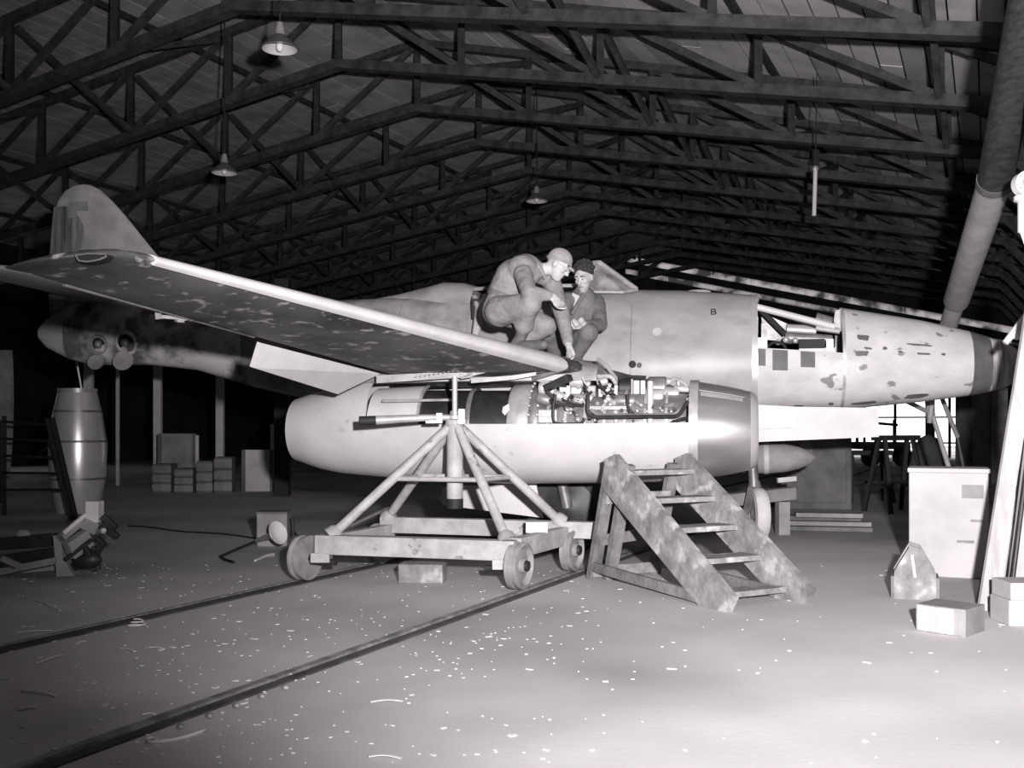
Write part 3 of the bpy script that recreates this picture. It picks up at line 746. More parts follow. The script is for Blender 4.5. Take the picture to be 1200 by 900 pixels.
def pipe(pts, r, m, dv=.34, name='pipe'):
    b = MB(); P_ = [E(x, y, dv) for (x, y) in pts]
    # round the corners
    Q = [P_[0]]
    for i in range(1, len(P_) - 1):
        a, c, e_ = P_[i - 1], P_[i], P_[i + 1]; l1, l2 = min(.04, (a - c).length / 2), min(.04, (e_ - c).length / 2)
        s0, s1 = c + (a - c).normalized() * l1, c + (e_ - c).normalized() * l2
        for k in range(5):
            f = k / 4; Q.append(s0 * (1 - f) ** 2 + c * 2 * f * (1 - f) + s1 * f * f)
    Q.append(P_[-1]); b.tube(Q, r, 8); return ep(b, name, m)
pipe([(689, 462), (688, 484), (696, 489), (795, 488), (806, 470)], .017, 'dark_metal', .38); pipe([(692, 480), (700, 486.5), (790, 486), (800, 477), (806, 466)], .012, 'mid_metal', .37)
pipe([(651, 462), (648, 476), (648, 494), (653, 497), (682, 497), (685, 490)], .013, 'dark_metal', .38); pipe([(640, 458), (650, 468), (652, 474), (684, 475)], .014, 'dark_metal', .34)
pipe([(735, 462), (736, 480), (742, 488)], .015, 'dark_metal', .33); pipe([(745, 470), (752, 476), (770, 478), (790, 474)], .02, 'mid_metal', .3); pipe([(785, 497), (795, 492), (812, 489)], .014, 'dark_metal', .36)
pipe([(725, 444), (732, 441), (757, 442)], .012, 'dark_metal', .16); pipe([(786, 447), (790, 443), (797, 446), (806, 452)], .014, 'light_metal', .14)
pipe([(660, 445), (650, 450), (640, 448), (630, 444)], .02, 'light_metal', .3); pipe([(690, 437), (703, 442), (716, 440), (722, 450)], .018, 'light_metal', .2)
rnd = random.Random(3)
for i in range(70):         # small unions, bolts and brackets over the casing
    x = rnd.uniform(640, 722); y = rnd.uniform(447, 493); dv = .33 - abs(y - 492) * .0035 + rnd.uniform(0, .03)
    m = rnd.choice(('bright_metal', 'light_metal', 'mid_metal', 'dark_metal', 'light_metal'))
    k = rnd.random()
    if k < .4: drum(x, y, x + rnd.uniform(2, 5), y + rnd.uniform(-3, 3), rnd.uniform(.014, .028), dv, m, 'pipe_union')
    elif k < .7: boxp(x, y, x + rnd.uniform(2, 5), y + rnd.uniform(2, 5), dv, m, .04, 'small_bracket')
    else:
        b = MB(); b.ball(E(x, y, dv), rnd.uniform(.015, .026), 8); ep(b, 'bolt_head', m)
for i in range(14):
    x = rnd.uniform(645, 715); y = rnd.uniform(450, 490); dx = rnd.uniform(-22, 22); pipe([(x, y), (x + dx * .5, y + rnd.uniform(-6, 6)), (x + dx, y + rnd.uniform(-12, 12))], rnd.uniform(.006, .012), rnd.choice(('dark_metal', 'light_metal', 'black')), .33, 'thin_hose')
for i in range(26):
    x = rnd.uniform(726, 806); y = rnd.uniform(474, 494); b = MB(); b.ball(E(x, y, .335), rnd.uniform(.008, .015), 6); ep(b, 'bolt_head', rnd.choice(('light_metal', 'dark_metal')))
# tubes of flange bolts
for px in (629, 639):
    for k in range(7):
        a = R(95 + 12 * k); u = L(px, 505, NV).x; b = MB(); b.ball((u, -(NV + .385 * math.sin(a)), ec + .02 - .385 * math.cos(a)), .014, 6); ep(b, 'bolt_head', 'light_metal')
# leading edge fairing ahead of the wing, and seal strips below it
b = MB(); b.prism([E(676, 422, .1), E(700, 428, .05), E(716, 440, 0), E(722, 448, 0), E(716, 447, .02), E(700, 438, .1), E(676, 432, .2)], (0, .25, 0)); ep(b, 'upper_fairing', 'mid_metal')
b = MB(); b.tube([E(700, 421, -.05), E(712, 430, 0), E(722, 444, .05), E(724, 462, .12)], .018, 8); ep(b, 'fairing_edge', 'light_metal')
def strip(pts, v, h, m, name, th=.03):
    b = MB()
    top = [L(x, y, v) for x, y in pts]; bot = [L(x, y + hh, v) for (x, y), hh in zip(pts, h)]
    b.prism(top + bot[::-1], (0, th, 0)); return part(b, name, m, jet, smooth=False)
strip([(441, 440), (500, 437), (548, 434), (606, 421)], 2.72, [9, 8, 8, 6], 'light_metal', 'cowl_rail')
strip([(536, 434), (556, 433), (552, 441), (540, 443)], 2.74, [3, 3, 1, 1], 'light_metal', 'jacking_pad')
strip([(552, 444), (600, 440), (628, 436)], 2.66, [5, 5, 4], 'light_metal', 'cowl_rail')
b = MB(); b.bar(E(624, 443, .4), E(664, 430, .5), .03, .05); part(b, 'slat_track', 'mid_metal')
b = MB(); b.bar(E(640, 455, .35), E(668, 442, .42), .08, .05); part(b, 'slat_track', 'dark_metal')

# ---- dark streamlined tank slung under the far side
tk = L(905, 537, -.9)
b = MB(); b.lathe([(-1.0, .0), (-.9, .10), (-.5, .17), (0, .165), (.15, .15), (.28, .12), (.38, .08), (.44, .04), (.46, 0)], tk + Vector((.0, 0, 0)), (1, 0, .02), 24); tko = part(b, 'belly_tank', 'dim_mid', label='grey streamlined tank under the belly')
b = MB(); b.lathe([(-.09, .165), (-.09, .174), (-.04, .173), (-.04, .16)], tk, (1, 0, .02), 24); part(b, 'tank_band', 'tail_light', tko)
b = MB(); b.bar(tk + Vector((-.2, 0, .15)), tk + Vector((-.2, 0, .85)), .06, .2); part(b, 'tank_pylon', 'dark_metal', tko)

# ---- landing gear
def wheel(parent, c, ax, r, w, mt='rubber', mh='mid_metal', nm='wheel', hub=.55):
    c = Vector(c); ax = Vector(ax).normalized(); h = w / 2
    b = MB(); b.lathe([(-h * .6, r * .55), (-h, r * .72), (-h * .85, r * .92), (-h * .4, r), (h * .4, r), (h * .85, r * .92), (h, r * .72), (h * .6, r * .55)], c, ax, 32); o = part(b, nm, mt, parent)
    b = MB(); b.lathe([(-h * .5, 0), (-h * .7, r * hub * .5), (-h * .5, r * .57), (h * .5, r * .57), (h * .7, r * hub * .5), (h * .9, r * .12), (h * .9, 0)], c, ax, 24); part(b, 'wheel_hub', mh, o)
    return o
for s in (1, -1):
    c = L(668, 500, 1.27); c.y = -1.27 * s; c.z = .42
    wheel(jet, c, (0, -s, 0), .42, .22, nm='main_wheel', mh='dark_metal')
    b = MB(); b.tube([c + Vector((0, -.16 * s, 0)), c + Vector((-.1, -.2 * s, .5)), c + Vector((-.15, -.22 * s, .95))], .05, 12); part(b, 'main_gear_leg', 'mid_metal')
    b = MB()
    if s == 1: q = [L(519, 571, 1.75), L(516, 586, 1.75), L(520, 592, 1.75), L(636, 607, 1.75), L(628, 566, 1.75)]
    else: q = [L(519, 571, 1.75), L(516, 586, 1.75), L(520, 592, 1.75), L(636, 607, 1.75), L(628, 566, 1.75)]; q = [Vector((p.x, -p.y, p.z)) for p in q]
    b.prism(q, (0, .03 * s, 0)); part(b, 'main_gear_door', 'white_paint', smooth=False, label='white wheel door hanging under the engine')
b = MB(); q = [L(886, 476, .3), L(1029, 478, .3), L(1030, 512, .3), L(886, 518, .3)]; b.prism(q, (0, .03, 0)); part(b, 'nose_gear_door', 'white_paint', smooth=False, label='long white nose wheel door hanging open')
b = MB(); q = [L(884, 474, .36), L(937, 477, .36), L(930, 501, .36), L(884, 503, .36)]; b.prism(q, (0, .02, 0)); part(b, 'nose_gear_door', 'white_cowl', smooth=False)
ng = L(886, 612, 0); nz = .27
wheel(jet, (ng.x + .02, 0, nz), (.97, .22, 0), .27, .15, 'dim_light', 'light_metal', 'nose_wheel')
b = MB(); b.tube([(ng.x - .02, 0, .55), (ng.x - .06, 0, 1.2), (ng.x - .1, 0, 1.7)], .05, 12); part(b, 'nose_gear_leg', 'mid_metal')
b = MB(); b.bar((ng.x - .10, .08, .25), (ng.x - .03, .02, .6), .04, .06); b.bar((ng.x + .10, -.08, .25), (ng.x, -.02, .6), .04, .06); part(b, 'nose_wheel_fork', 'mid_metal', smooth=False)

# ================================================================== JACK TROLLEY
FL, FR = G(358, 682), G(608, 693); RLc, RRc = FL + AD * 1.02, FR + AD * 1.0
for p in (FL, FR, RLc, RRc): p.z = 0
ctr = (FL + FR + RLc + RRc) / 4
tro = empty('jack_trolley', ctr, 0, 'pale steel four-wheeled trolley jack propping the wing beside the engine', 'trolley jack')
def rb(p): return Vector(p) - ctr
zt_, zb_ = .355, .215
acr = (FR - FL).normalized()
def beam(p, q, z0, z1, w, name='frame_beam', m='trolley_paint'):
    p, q = Vector(p), Vector(q); p.z = q.z = (z0 + z1) / 2
    b = MB(); b.bar(rb(p), rb(q), w, z1 - z0); return b.build(name, m, tro, bevel=.006)
beam(FL + acr * .10, FR - acr * .02, zb_, zt_, .12)
beam(RLc + acr * .02, RRc + acr * .22, zb_ + .06, zt_ + .05, .11)
beam(FL + acr * .14 + AD * .05, RLc + acr * .1, zb_, zt_ - .01, .08)
beam(FR - acr * .05 + AD * .05, RRc - acr * .05, zb_ + .01, zt_ + .01, .09)
beam(RLc + acr * .1 - AD * .16, RRc - acr * .3 - AD * .16, zb_ - .06, zb_ + .04, .07, 'tie_board')
for c, o_ in ((FL, .13), (FR, -.12)):
    p = c + acr * o_; p.z = .19; b = MB(); b.box(rb(p), (.14, .14, .07)); b.build('axle_block', 'trolley_paint', tro, bevel=.005)
    p.z = .155; b = MB(); b.tube([rb(p - acr * .12), rb(p + acr * .12)], .025, 10); b.build('axle', 'dark_metal', tro, True)
for c, s in ((FL, -1), (FR, 1), (RLc, -1), (RRc, 1)):
    c2 = Vector(c); c2.z = .165 + .016; r = .165
    c2 = rb(c2); b = MB(); ax = TD * s
    b.lathe([(-.045, .03), (-.04, r * .8), (-.04, r), (-.01, r), (-.005, r * .93), (.02, r * .93), (.025, r * 1.0), (.045, r * 1.0), (.05, r * .86), (.02, r * .7), (.02, r * .32), (.05, r * .3), (.06, r * .14), (.06, 0)], c2, ax, 30)
    w_ = b.build('trolley_wheel', 'trolley_wheel', tro, True)
    b = MB(); b.lathe([(.055, .04), (.075, .036), (.08, 0)], c2, ax, 12); b.build('hub_cap', 'dark_metal', w_, True)
apex = W(533, 500, 7.78); ax_ = Vector((apex.x, apex.y, 0))
corners = [(FL + acr * .20 + AD * .03, zt_), (FR - acr * .10 + AD * .03, zt_), (RLc + acr * .08, zt_ + .05), (RRc - acr * .10, zt_ + .05)]
for (c, z) in corners:
    c = Vector(c); c.z = z; d_ = (Vector((c.x, c.y, 0)) - ax_).normalized()
    top = apex + d_ * .05; top.z = apex.z - .01
    b = MB(); b.tube([rb(c), rb(top)], .036, 14); b.build('tripod_leg', 'trolley_paint', tro, True)
    b = MB(); b.lathe([(-.02, .07), (.035, .06), (.06, .04)], rb(c), top - c, 14); b.build('leg_socket', 'trolley_paint', tro, True)
hz_ = .76
mids = []
for (c, z) in corners:
    c = Vector(c); c.z = z; f = (hz_ - z) / (apex.z - z); mids.append(c.lerp(apex, f))
for i, j in ((0, 1), (1, 3), (3, 2), (2, 0)):
    b = MB(); b.tube([rb(mids[i]), rb(mids[j])], .018, 10); b.build('ring_brace', 'trolley_paint', tro, True)
b = MB(); b.lathe([(-.56, 0), (-.56, .062), (.0, .062), (.02, .075), (.05, .07), (.06, .03)], rb(apex), (0, 0, 1), 24); b.build('jack_cylinder', 'trolley_paint', tro, True)
b = MB(); b.lathe([(-.62, 0), (-.62, .064), (-.545, .0645), (-.545, .06)], rb(apex), (0, 0, 1), 24); b.build('cylinder_foot', 'black', tro, True)
b = MB(); b.lathe([(0, .05), (.05, .06), (.06, .075), (.085, .075), (.09, .04), (.12, .035), (.12, 0)], rb(apex), (0, 0, 1), 20); b.build('jack_collar', 'light_metal', tro, True)
top = wing_sec(2.85); 
b = MB(); b.tube([rb(apex + Vector((0, 0, .08))), rb(W(533, 441, 7.78))], .020, 12); b.build('jack_screw', 'bright_metal', tro, True)
b = MB(); b.tube([rb(W(530, 489, 7.74)), rb(W(500, 489.5, 7.70)), rb(W(440, 492.5, 7.60))], [.022, .026, .034], 12); b.build('crank_handle', 'light_metal', tro, True)
b = MB(); b.tube([rb(W(440, 492.5, 7.60)), rb(W(421, 493.2, 7.57))], .034, 12); b.build('handle_grip', 'black', tro, True)
for (x, y, w2, h2) in ((515, 490, .05, .08), (541, 486, .05, .09), (505, 494, .08, .03), (541, 494, .06, .04)):
    b = MB(); b.box(rb(W(x, y, 7.72)), (w2, .05, h2)); b.build('pump_fitting', 'light_metal', tro, bevel=.005)
p = Vector(FR) - acr * .10 + AD * .55; p.z = .40; b = MB(); b.box(rb(p), (.16, .12, .08)); b.build('packing_block', 'white_paint', tro)
p0, p1 = rb(FL + acr * .25 + AD * .05 + Vector((0, 0, .38))), rb(RLc + acr * .1 - AD * .05 + Vector((0, 0, .48))); b = MB(); b.tube([p0, p1], .012, 8); b.build('tow_rod', 'mid_metal', tro, True)
# timber block under the trolley
p = G(494, 684); b = MB(); b.box((0, 0, .07), (.33, .2, .14)); o = b.build('timber_block', 'old_wood', None, bevel=.008, loc=Vector((p.x, p.y + .1, 0))); o.rotation_euler = (0, 0, -R(6)); tag(o, 'short sawn timber block lying under the trolley beam', 'wood block')

# ================================================================== WOODEN STEPS
nf = Vector((1.28, 6.42, 0)); wv = Vector((.57, .31, 0)); wd = wv.normalized(); run = Vector((-.48, .88, 0)); RUN, RISE = 1.18, .93
stp = empty('work_steps', nf, 0, 'paint-spattered rough wooden work steps below the engine intake', 'steps')
def st(s, wf, z): return run * s + wv * wf + Vector((0, 0, z))
sl = (run * RUN + Vector((0, 0, RISE))).normalized(); nrm = wd.cross(sl).normalized()
if nrm.z < 0: nrm = -nrm
for k, wf in enumerate((0.0, 1.0)):
    base = st(-.06, wf, 0); p0 = base + nrm * .02; hw = .115
    a = [st(-.10, wf, .0), st(.17, wf, .0), st(RUN + .06, wf, RISE - .26), st(RUN + .08, wf, RISE - .02), st(RUN - .06, wf, RISE + .02), st(-.16, wf, .10)]
    b = MB(); b.prism(a, wd * .045); b.build('stringer', 'old_wood', stp)
for k in range(5):
    f = (k + .55) / 5.0; zz = RISE * f - .03; s = RUN * f + .02
    b = MB(); b.bar(st(s, .06, zz), st(s, .97, zz), .20, .035); b.build('tread', 'old_wood', stp)
for (wf, ds) in ((.07, 0), (.20, .10), (.95, 0)):
    b = MB(); b.bar(st(RUN + .05 - ds, wf, RISE - .06), st(RUN + .30 - ds, wf, .0), .05, .09, wd); b.build('rear_leg', 'old_wood_dark', stp)
b = MB(); b.bar(st(RUN + .26, .03, .10), st(.16, .03, .05), .03, .07); b.build('foot_rail', 'old_wood_dark', stp)
b = MB(); b.bar(st(RUN + .22, .95, .10), st(.16, .95, .05), .03, .07); b.build('foot_rail', 'old_wood_dark', stp)
b = MB(); b.bar(st(RUN + .2, .05, .30), st(RUN + .2, .95, .34), .03, .08); b.build('cross_rail', 'old_wood_dark', stp)
b = MB(); b.bar(st(RUN + .1, .05, .62), st(RUN + .1, .95, .62), .03, .08); b.build('cross_rail', 'old_wood', stp)
b = MB(); b.bar(st(RUN + .26, .02, .06), st(RUN + .26, .97, .06), .03, .08); b.build('cross_rail', 'old_wood', stp)

# ================================================================== RIGHT-HAND CLUTTER
# white box
p = G(1112, 677); e = empty('storage_box', Vector((p.x + .08, p.y + .20, 0)), -R(23), 'tall scuffed white box standing behind the wooden tool tote', 'box')
MB().box((0, 0, .40), (.56, .44, .80)).build('body', 'box_white', e, bevel=.01)
MB().box((0, 0, .815), (.58, .46, .035)).build('lid', 'box_white', e, bevel=.006)
MB().box((.17, -.224, .66), (.15, .012, .10)).build('label_patch', 'box_grey', e)
MB().box((.12, -.223, .28), (.12, .008, .02)).build('stain_strip', 'box_grey', e); MB().box((.2, -.223, .44), (.09, .008, .02)).build('stain_strip', 'box_grey', e)
# tool tote
p = G(1080, 703); e = empty('tool_tote', Vector((p.x, p.y + .12, 0)), -R(20), 'small wooden tool tote with pointed ends on the concrete', 'tool tote')
w, dpt, h = .26, .22, .18
for s in (-1, 1):
    MB().prism([(-w / 2, s * .11 - .01, 0), (w / 2, s * .11 - .01, 0), (w / 2, s * .11 - .01, h), (.04, s * .11 - .01, .34), (-.03, s * .11 - .01, .36), (-w / 2, s * .11 - .01, h)], (0, .02, 0)).build('end_board', 'old_wood', e)
    MB().box((s * (w / 2 + .01), 0, .075), (.02, .24, .15)).build('side_board', 'old_wood_dark', e)
MB().box((0, 0, .012), (w, .2, .02)).build('bottom_board', 'old_wood_dark', e)
MB().tube([(0, -.11, .31), (0, .11, .31)], .016, 8).build('handle', 'old_wood_dark', e, True)
MB().tube([(-.02, -.128, .30), (0, -.13, .15)], .012, 8).build('strap', 'white_paint', e, True)
# cardboard carton
p = G(1124, 745); e = empty('carton', Vector((p.x + .02, p.y + .14, 0)), -R(46), 'low carton with a ribbed pale end on the floor', 'carton')
MB().box((-.02, 0, .075), (.26, .26, .15)).build('body', 'box_grey', e, bevel=.006)
MB().box((-.035, -.135, .075), (.20, .012, .14)).build('ribbed_end', 'card_end', e)
MB().prism([(.11, -.13, 0), (.11, .13, 0), (.11, .13, .15), (.17, .1, .07), (.17, -.1, .07)][:3] + [(.11, -.13, .15)], (.02, 0, 0)).build('flap', 'box_grey', e)
# stacked boxes at the edge
p = G(1195, 735)
for k, (z, h) in enumerate(((0, .15), (.15, .10))):
    o = MB().box((0, 0, h / 2), (.26, .24, h)).build('wooden_box', 'box_white', None, bevel=.006, loc=Vector((p.x + .08 + .01 * k, p.y + .14, z)))
    tag(o, ('lower pale box of the small stack under the leaning poles', 'upper pale box of the small stack under the leaning poles')[k], 'box', 'pale boxes stacked by the poles')
# leaning poles and boards, their feet on the floor
def lean(name, foot, head, wdt, th, m, label, cat, rnd_=False):
    f = G(*foot); hd = W(head[0], head[1], head[2]); c = Vector(f); v = hd - f
    if rnd_:
        b = MB(); b.tube([Vector((0, 0, 0)) + v.normalized() * .004, v], wdt / 2, 10); o = b.build(name, m, None, True, loc=c)
    else:
        b = MB(); b.bar((0, 0, .0), v, wdt, th, (0, 1, 0)); o = b.build(name, m, None, loc=c)
    return tag(o, label, cat)
lean('leaning_board', (1156, 716), (1222, 300, 6.7), .11, .03, 'new_wood', 'wide pale board leaning over the white box', 'board')
lean('leaning_pole', (1147, 706), (1212, 350, 6.9), .035, .03, 'mid_metal', 'thin dark pole leaning alongside the wide pale board', 'pole', True)
lean('leaning_plank', (1187, 712), (1222, 420, 6.5), .09, .03, 'new_wood', 'narrower pale plank leaning behind the pale box stack', 'plank')
lean('leaning_rod', (1171, 708), (1214, 390, 7.1), .03, .03, 'trolley_paint', 'thin light rod leaning between the pale boards', 'rod', True)
lean('leaning_rod', (1182, 716), (1230, 330, 6.6), .03, .03, 'dark_metal', 'thin dark rod leaning between the pale boards', 'rod', True)
# a hung white fitting and a lit conduit at the frame edge
e = empty('pipe_fitting', W(1201, 230, 6.9), 0, 'white flanged pipe fitting hung beside the leaning pipe', 'pipe fitting')
MB().lathe([(0, 0), (0, .07), (.03, .07), (.04, .045), (.24, .045), (.25, .03), (.34, 0)], (0, 0, .0), (0, 0, -1), 20).build('pipe_body', 'lamp_enamel', e, True)
MB().lathe([(-.05, .04), (-.05, .085), (.02, .085), (.02, .04)], (-.0, 0, .08), (0, 1, 0), 20).build('flange', 'lamp_enamel', e, True)
MB().lathe([(-.07, 0), (-.07, .04), (.0, .045)], (0, 0, .08), (0, 1, 0), 16).build('flange_cap', 'light_metal', e, True)
for k in range(5):
    a = k * 1.257; MB().ball((.065 * math.cos(a), -.055, .08 + .065 * math.sin(a)), .012, 8).build('bolt', 'light_metal', e, True)
MB().tube([(.02, 0, .12), (.05, .02, 3.0)], .015, 8).build('hanger_wire', 'dark_metal', e, True)
e = empty('lamp_arm', W(1204, 370, 7.4), 0, 'short white jointed arm with knobbed end near the nose tip', 'lamp arm')
o_ = e.location
MB().tube([W(1206, 368, 7.4) - o_, W(1178, 402, 7.4) - o_], [.035, .022], 10).build('arm', 'lamp_enamel', e, True)
MB().ball(W(1192, 392, 7.38) - o_, .04, 10).build('joint_knob', 'lamp_enamel', e, True)
MB().tube([W(1206, 368, 7.4) - o_, Vector((.12, .1, 0)), Vector((.16, .15, -3.43))], .02, 8).build('stand', 'dark_metal', e, True)
# long leaning pipe, dark wrapped above, pale below
pt, pw, pj, pe = W(1204, 20, 6.6), W(1166, 212, 8.2), W(1121, 352, 10.9), W(1108, 392, 11.6)
e = empty('exhaust_flue', pe, 0, 'thick flue pipe rising behind the nose, dark wrapped above and pale below', 'flue pipe')
o_ = Vector(pe)
MB().tube([pw - o_, pt - o_, pt + (pt - pw).normalized() * 1.2 - o_], .135, 20).build('wrapped_pipe', 'pipe_dark', e, True)
MB().tube([pw.lerp(pt, -.02) - o_, pw.lerp(pt, .02) - o_], .142, 20).build('pipe_collar', 'nose_band', e, True)
MB().tube([pj - o_, pw - o_], [.130, .130], 20).build('pale_pipe', 'pipe_light', e, True)
MB().tube([pe - o_, pj - o_], .095, 18).build('inner_pipe', 'pipe_light', e, True)
ft = Vector((pe.x - .1, pe.y + .3, 0)) - o_
MB().tube([Vector((0, 0, 0)), Vector((-.03, .12, -.2)), Vector((-.05, .2, -.6)), Vector((-.08, .25, -1.0))], [.08, .05, .03, .03], 14).build('elbow', 'pipe_light', e, True)
leg = Vector((-.08, .25, -1.0))
for (a, c) in ((W(1087, 467, 11.9), W(1112, 548, 11.9)), (W(1102, 462, 12.0), W(1122, 512, 12.4)), (W(1062, 470, 11.6), W(1094, 486, 11.9))):
    MB().tube([a - o_, c - o_], .028, 8).build('trestle_rod', 'pipe_light', e, True)
f1, f2 = W(1112, 548, 11.9), W(1122, 512, 12.4)
MB().tube([f1 - o_, Vector((f1.x + .1, f1.y, 0)) - o_], .028, 8).build('trestle_rod', 'dark_metal', e, True)
MB().tube([f2 - o_, Vector((f2.x + .2, f2.y, 0)) - o_], .028, 8).build('trestle_rod', 'dark_metal', e, True)
MB().bar(W(1087, 467, 11.9) - o_, leg + Vector((0, 0, .05)), .05, .05).build('trestle_head', 'pipe_light', e)
# hanging tube
e = empty('hanging_tube', W(954, 253, 14.8), 0, 'thin white tube hanging upright from the trusses', 'hanging tube')
MB().tube([(0, 0, 0), (.02, 0, .66)], .03, 10).build('tube', 'lamp_enamel', e, True)
MB().tube([(.02, 0, .66), (.04, .0, 2.05)], .008, 6).build('wire', 'dark_metal', e, True)
MB().ball((.02, 0, .68), .05, 8).build('end_fitting', 'light_metal', e, True)
# ================================================================== LAMPS
for (px, py, d, r, lab) in ((328, 58, 11.4, .20, 'enamel pendant lamp on a short stem below the first light rafter'), (263, 203, 16.0, .20, 'enamel pendant lamp hanging above the tail fin'), (629, 236, 20.5, .22, 'small pale lamp shade among the rafters above the mechanics')):
    c = W(px, py, d); e = empty('pendant_lamp', c, 0, lab, 'lamp', 'enamel pendant lamps')
    MB().lathe([(0, r), (.015, r + .004), (.06, r * .85), (.13, r * .45), (.16, r * .3)], (0, 0, 0), (0, 0, 1), 28).build('lamp_shade', 'lamp_back', e, True)
    MB().lathe([(.003, r - .004), (.055, r * .82), (.125, r * .42), (.15, 0)], (0, 0, 0), (0, 0, 1), 28).build('shade_lining', 'lamp_enamel', e, True)
    MB().ball((0, 0, .03), .045, 12, (1, 1, 1.3)).build('bulb', 'bulb', e, True)
    MB().lathe([(.15, r * .32), (.22, r * .26), (.28, r * .2), (.30, .03)], (0, 0, 0), (0, 0, 1), 16).build('lamp_neck', 'light_metal', e, True)
    t_ = c.x * TD.x + c.y * TD.y
    MB().tube([(0, 0, .28), (0, 0, max(.5, ztop(t_) - c.z + .3))], .012, 8).build('stem', 'dark_metal', e, True)

# ================================================================== LEFT-HAND CLUTTER
# floor flood lamp, its metal can and cable
p = G(317, 641); e = empty('metal_can', Vector((p.x, p.y + .14, 0)), R(4), 'square dented metal can standing behind the hand lamp', 'can')
MB().box((0, 0, .16), (.29, .26, .32)).build('body', 'dim_mid', e, bevel=.015)
MB().box((0, 0, .325), (.30, .27, .02)).build('top_rim', 'dim_grey', e, bevel=.004)
MB().tube([(.17, 0, .26), (.18, 0, .2), (.18, 0, .08)], .02, 8).build('side_lug', 'dark_metal', e, True)
hl = W(325, 626, 9.3); e = empty('hand_lamp', Vector((hl.x, hl.y, 0)), 0, 'hand lamp with bright reflector lying on the floor, trailing its cord', 'lamp')
o_ = Vector(e.location); hd = Vector((0, 0, .185)); axl = Vector((.74, -.42, .34)).normalized()
MB().lathe([(-.06, .025), (-.03, .06), (.0, .10), (.012, .115), (.016, .11)], hd, axl, 24).build('reflector_shell', 'light_metal', e, True)
MB().lathe([(.012, .11), (0, .085), (-.02, .03), (-.02, 0)], hd, axl, 24).build('reflector', 'lamp_enamel', e, True)
q = G(300, 634, .06) - o_; q2 = G(258, 652, .02) - o_; q3 = G(274, 659, .012) - o_
MB().tube([hd - axl * .05, hd.lerp(q, .5) + Vector((0, 0, .0)), q], [.03, .026, .02], 10).build('handle', 'light_metal', e, True)
MB().tube([q, q.lerp(q2, .6), q2, q2.lerp(q3, .5) + Vector((-.02, 0, 0)), q3], .013, 8).build('cord', 'dark_metal', e, True)
p0, p1 = G(299, 657, .01), G(320, 650, .012); c_ = Vector(p0); b = MB(); b.tube([(0, 0, 0), (p1 - p0) * .6 + Vector((0, 0, .01)), p1 - p0], [.01, .014, .018], 8); tag(b.build('cord_plug', 'dim_light', None, True, loc=c_), 'short loose cord end with pale tip in front of the metal can', 'cord')
for k, (pa, pb, lab) in enumerate((((150, 617), (300, 631), 'long thin cable lying across the floor behind the hand lamp'), ((340, 623), (362, 634), 'short cable running from the metal can to the trolley wheel'))):
    a, c = G(*pa), G(*pb); pts = [a.lerp(c, f / 8) - a + Vector((0, .06 * math.sin(f * 1.3), .008)) for f in range(9)]
    tag(MB().tube(pts, .010, 6).build('floor_cable', 'dark_metal', None, True, loc=a), lab, 'cable')
# wrecked bomb-cradle like frame on the floor
p = G(66, 676); e = empty('undercarriage_wreck', Vector((p.x, p.y, 0)), 0, 'jumble of dark frame beams with a pale block, dumped on the floor', 'scrap frame'); o_ = Vector(e.location)
D_ = p.y
def wp(x, y, dd=0): return W(x, y, D_ + dd) - o_
def wbar(x0, y0, x1, y1, w, h, m, name, dd=0, dd2=None): return MB().bar(wp(x0, y0, dd), wp(x1, y1, dd if dd2 is None else dd2), w, h).build(name, m, e, bevel=.006)
wbar(-30, 662, 68, 648, .10, .09, 'dark_metal', 'long_beam', .1); wbar(-30, 640, 66, 632, .10, .10, 'dark_metal', 'long_beam', .3); wbar(-30, 672, 70, 664, .06, .05, 'dim_mid', 'long_beam', .25)
wbar(-20, 676, 64, 659, .04, .03, 'dim_mid', 'long_beam', -.02)
wbar(2, 654, 24, 664, .05, .04, 'dim_mid', 'brace', 0); wbar(24, 664, 66, 656, .05, .04, 'dim_mid', 'brace', 0)
MB().prism([wp(62, 628), wp(72, 636), wp(73, 652), wp(82, 668), wp(86, 675), wp(66, 676), wp(64, 650)], (0, .12, 0)).build('bent_bracket', 'dim_mid', e)
wbar(72, 630, 101, 606, .07, .05, 'dim_mid', 'bar', -.05, .1); wbar(74, 625, 100, 603, .03, .03, 'dim_light', 'bar', -.1, .05)
wbar(80, 646, 104, 630, .08, .14, 'dim_mid', 'plate', -.1, .05); wbar(76, 656, 108, 632, .03, .03, 'black', 'bar', -.14, 0)
wbar(111, 587, 111, 612, .12, .10, 'dim_light', 'pale_block', .1); wbar(112, 610, 106, 622, .14, .12, 'dim_mid', 'block_foot', .1)
for (x0, y0, x1, y1) in ((120, 605, 136, 620), (118, 615, 138, 630), (112, 630, 122, 640), (108, 640, 114, 668), (118, 640, 108, 656)): wbar(x0, y0, x1, y1, .05, .05, 'dark_metal', 'bent_strut', .05)
MB().ball(wp(102, 656), .10, 12, (1.2, .6, .7)).build('joint_casting', 'dark_metal', e, True); MB().ball(wp(121, 622, -.05), .025, 8).build('bright_bolt', 'bright_metal', e, True)
wbar(98, 640, 110, 662, .08, .06, 'dark_metal', 'bent_strut', .0); wbar(82, 664, 100, 662, .1, .06, 'dark_metal', 'bent_strut', .1)
MB().ball(wp(27, 626, .3), .05, 10, (1.2, .8, .8)).build('bracket_knob', 'dim_mid', e, True)
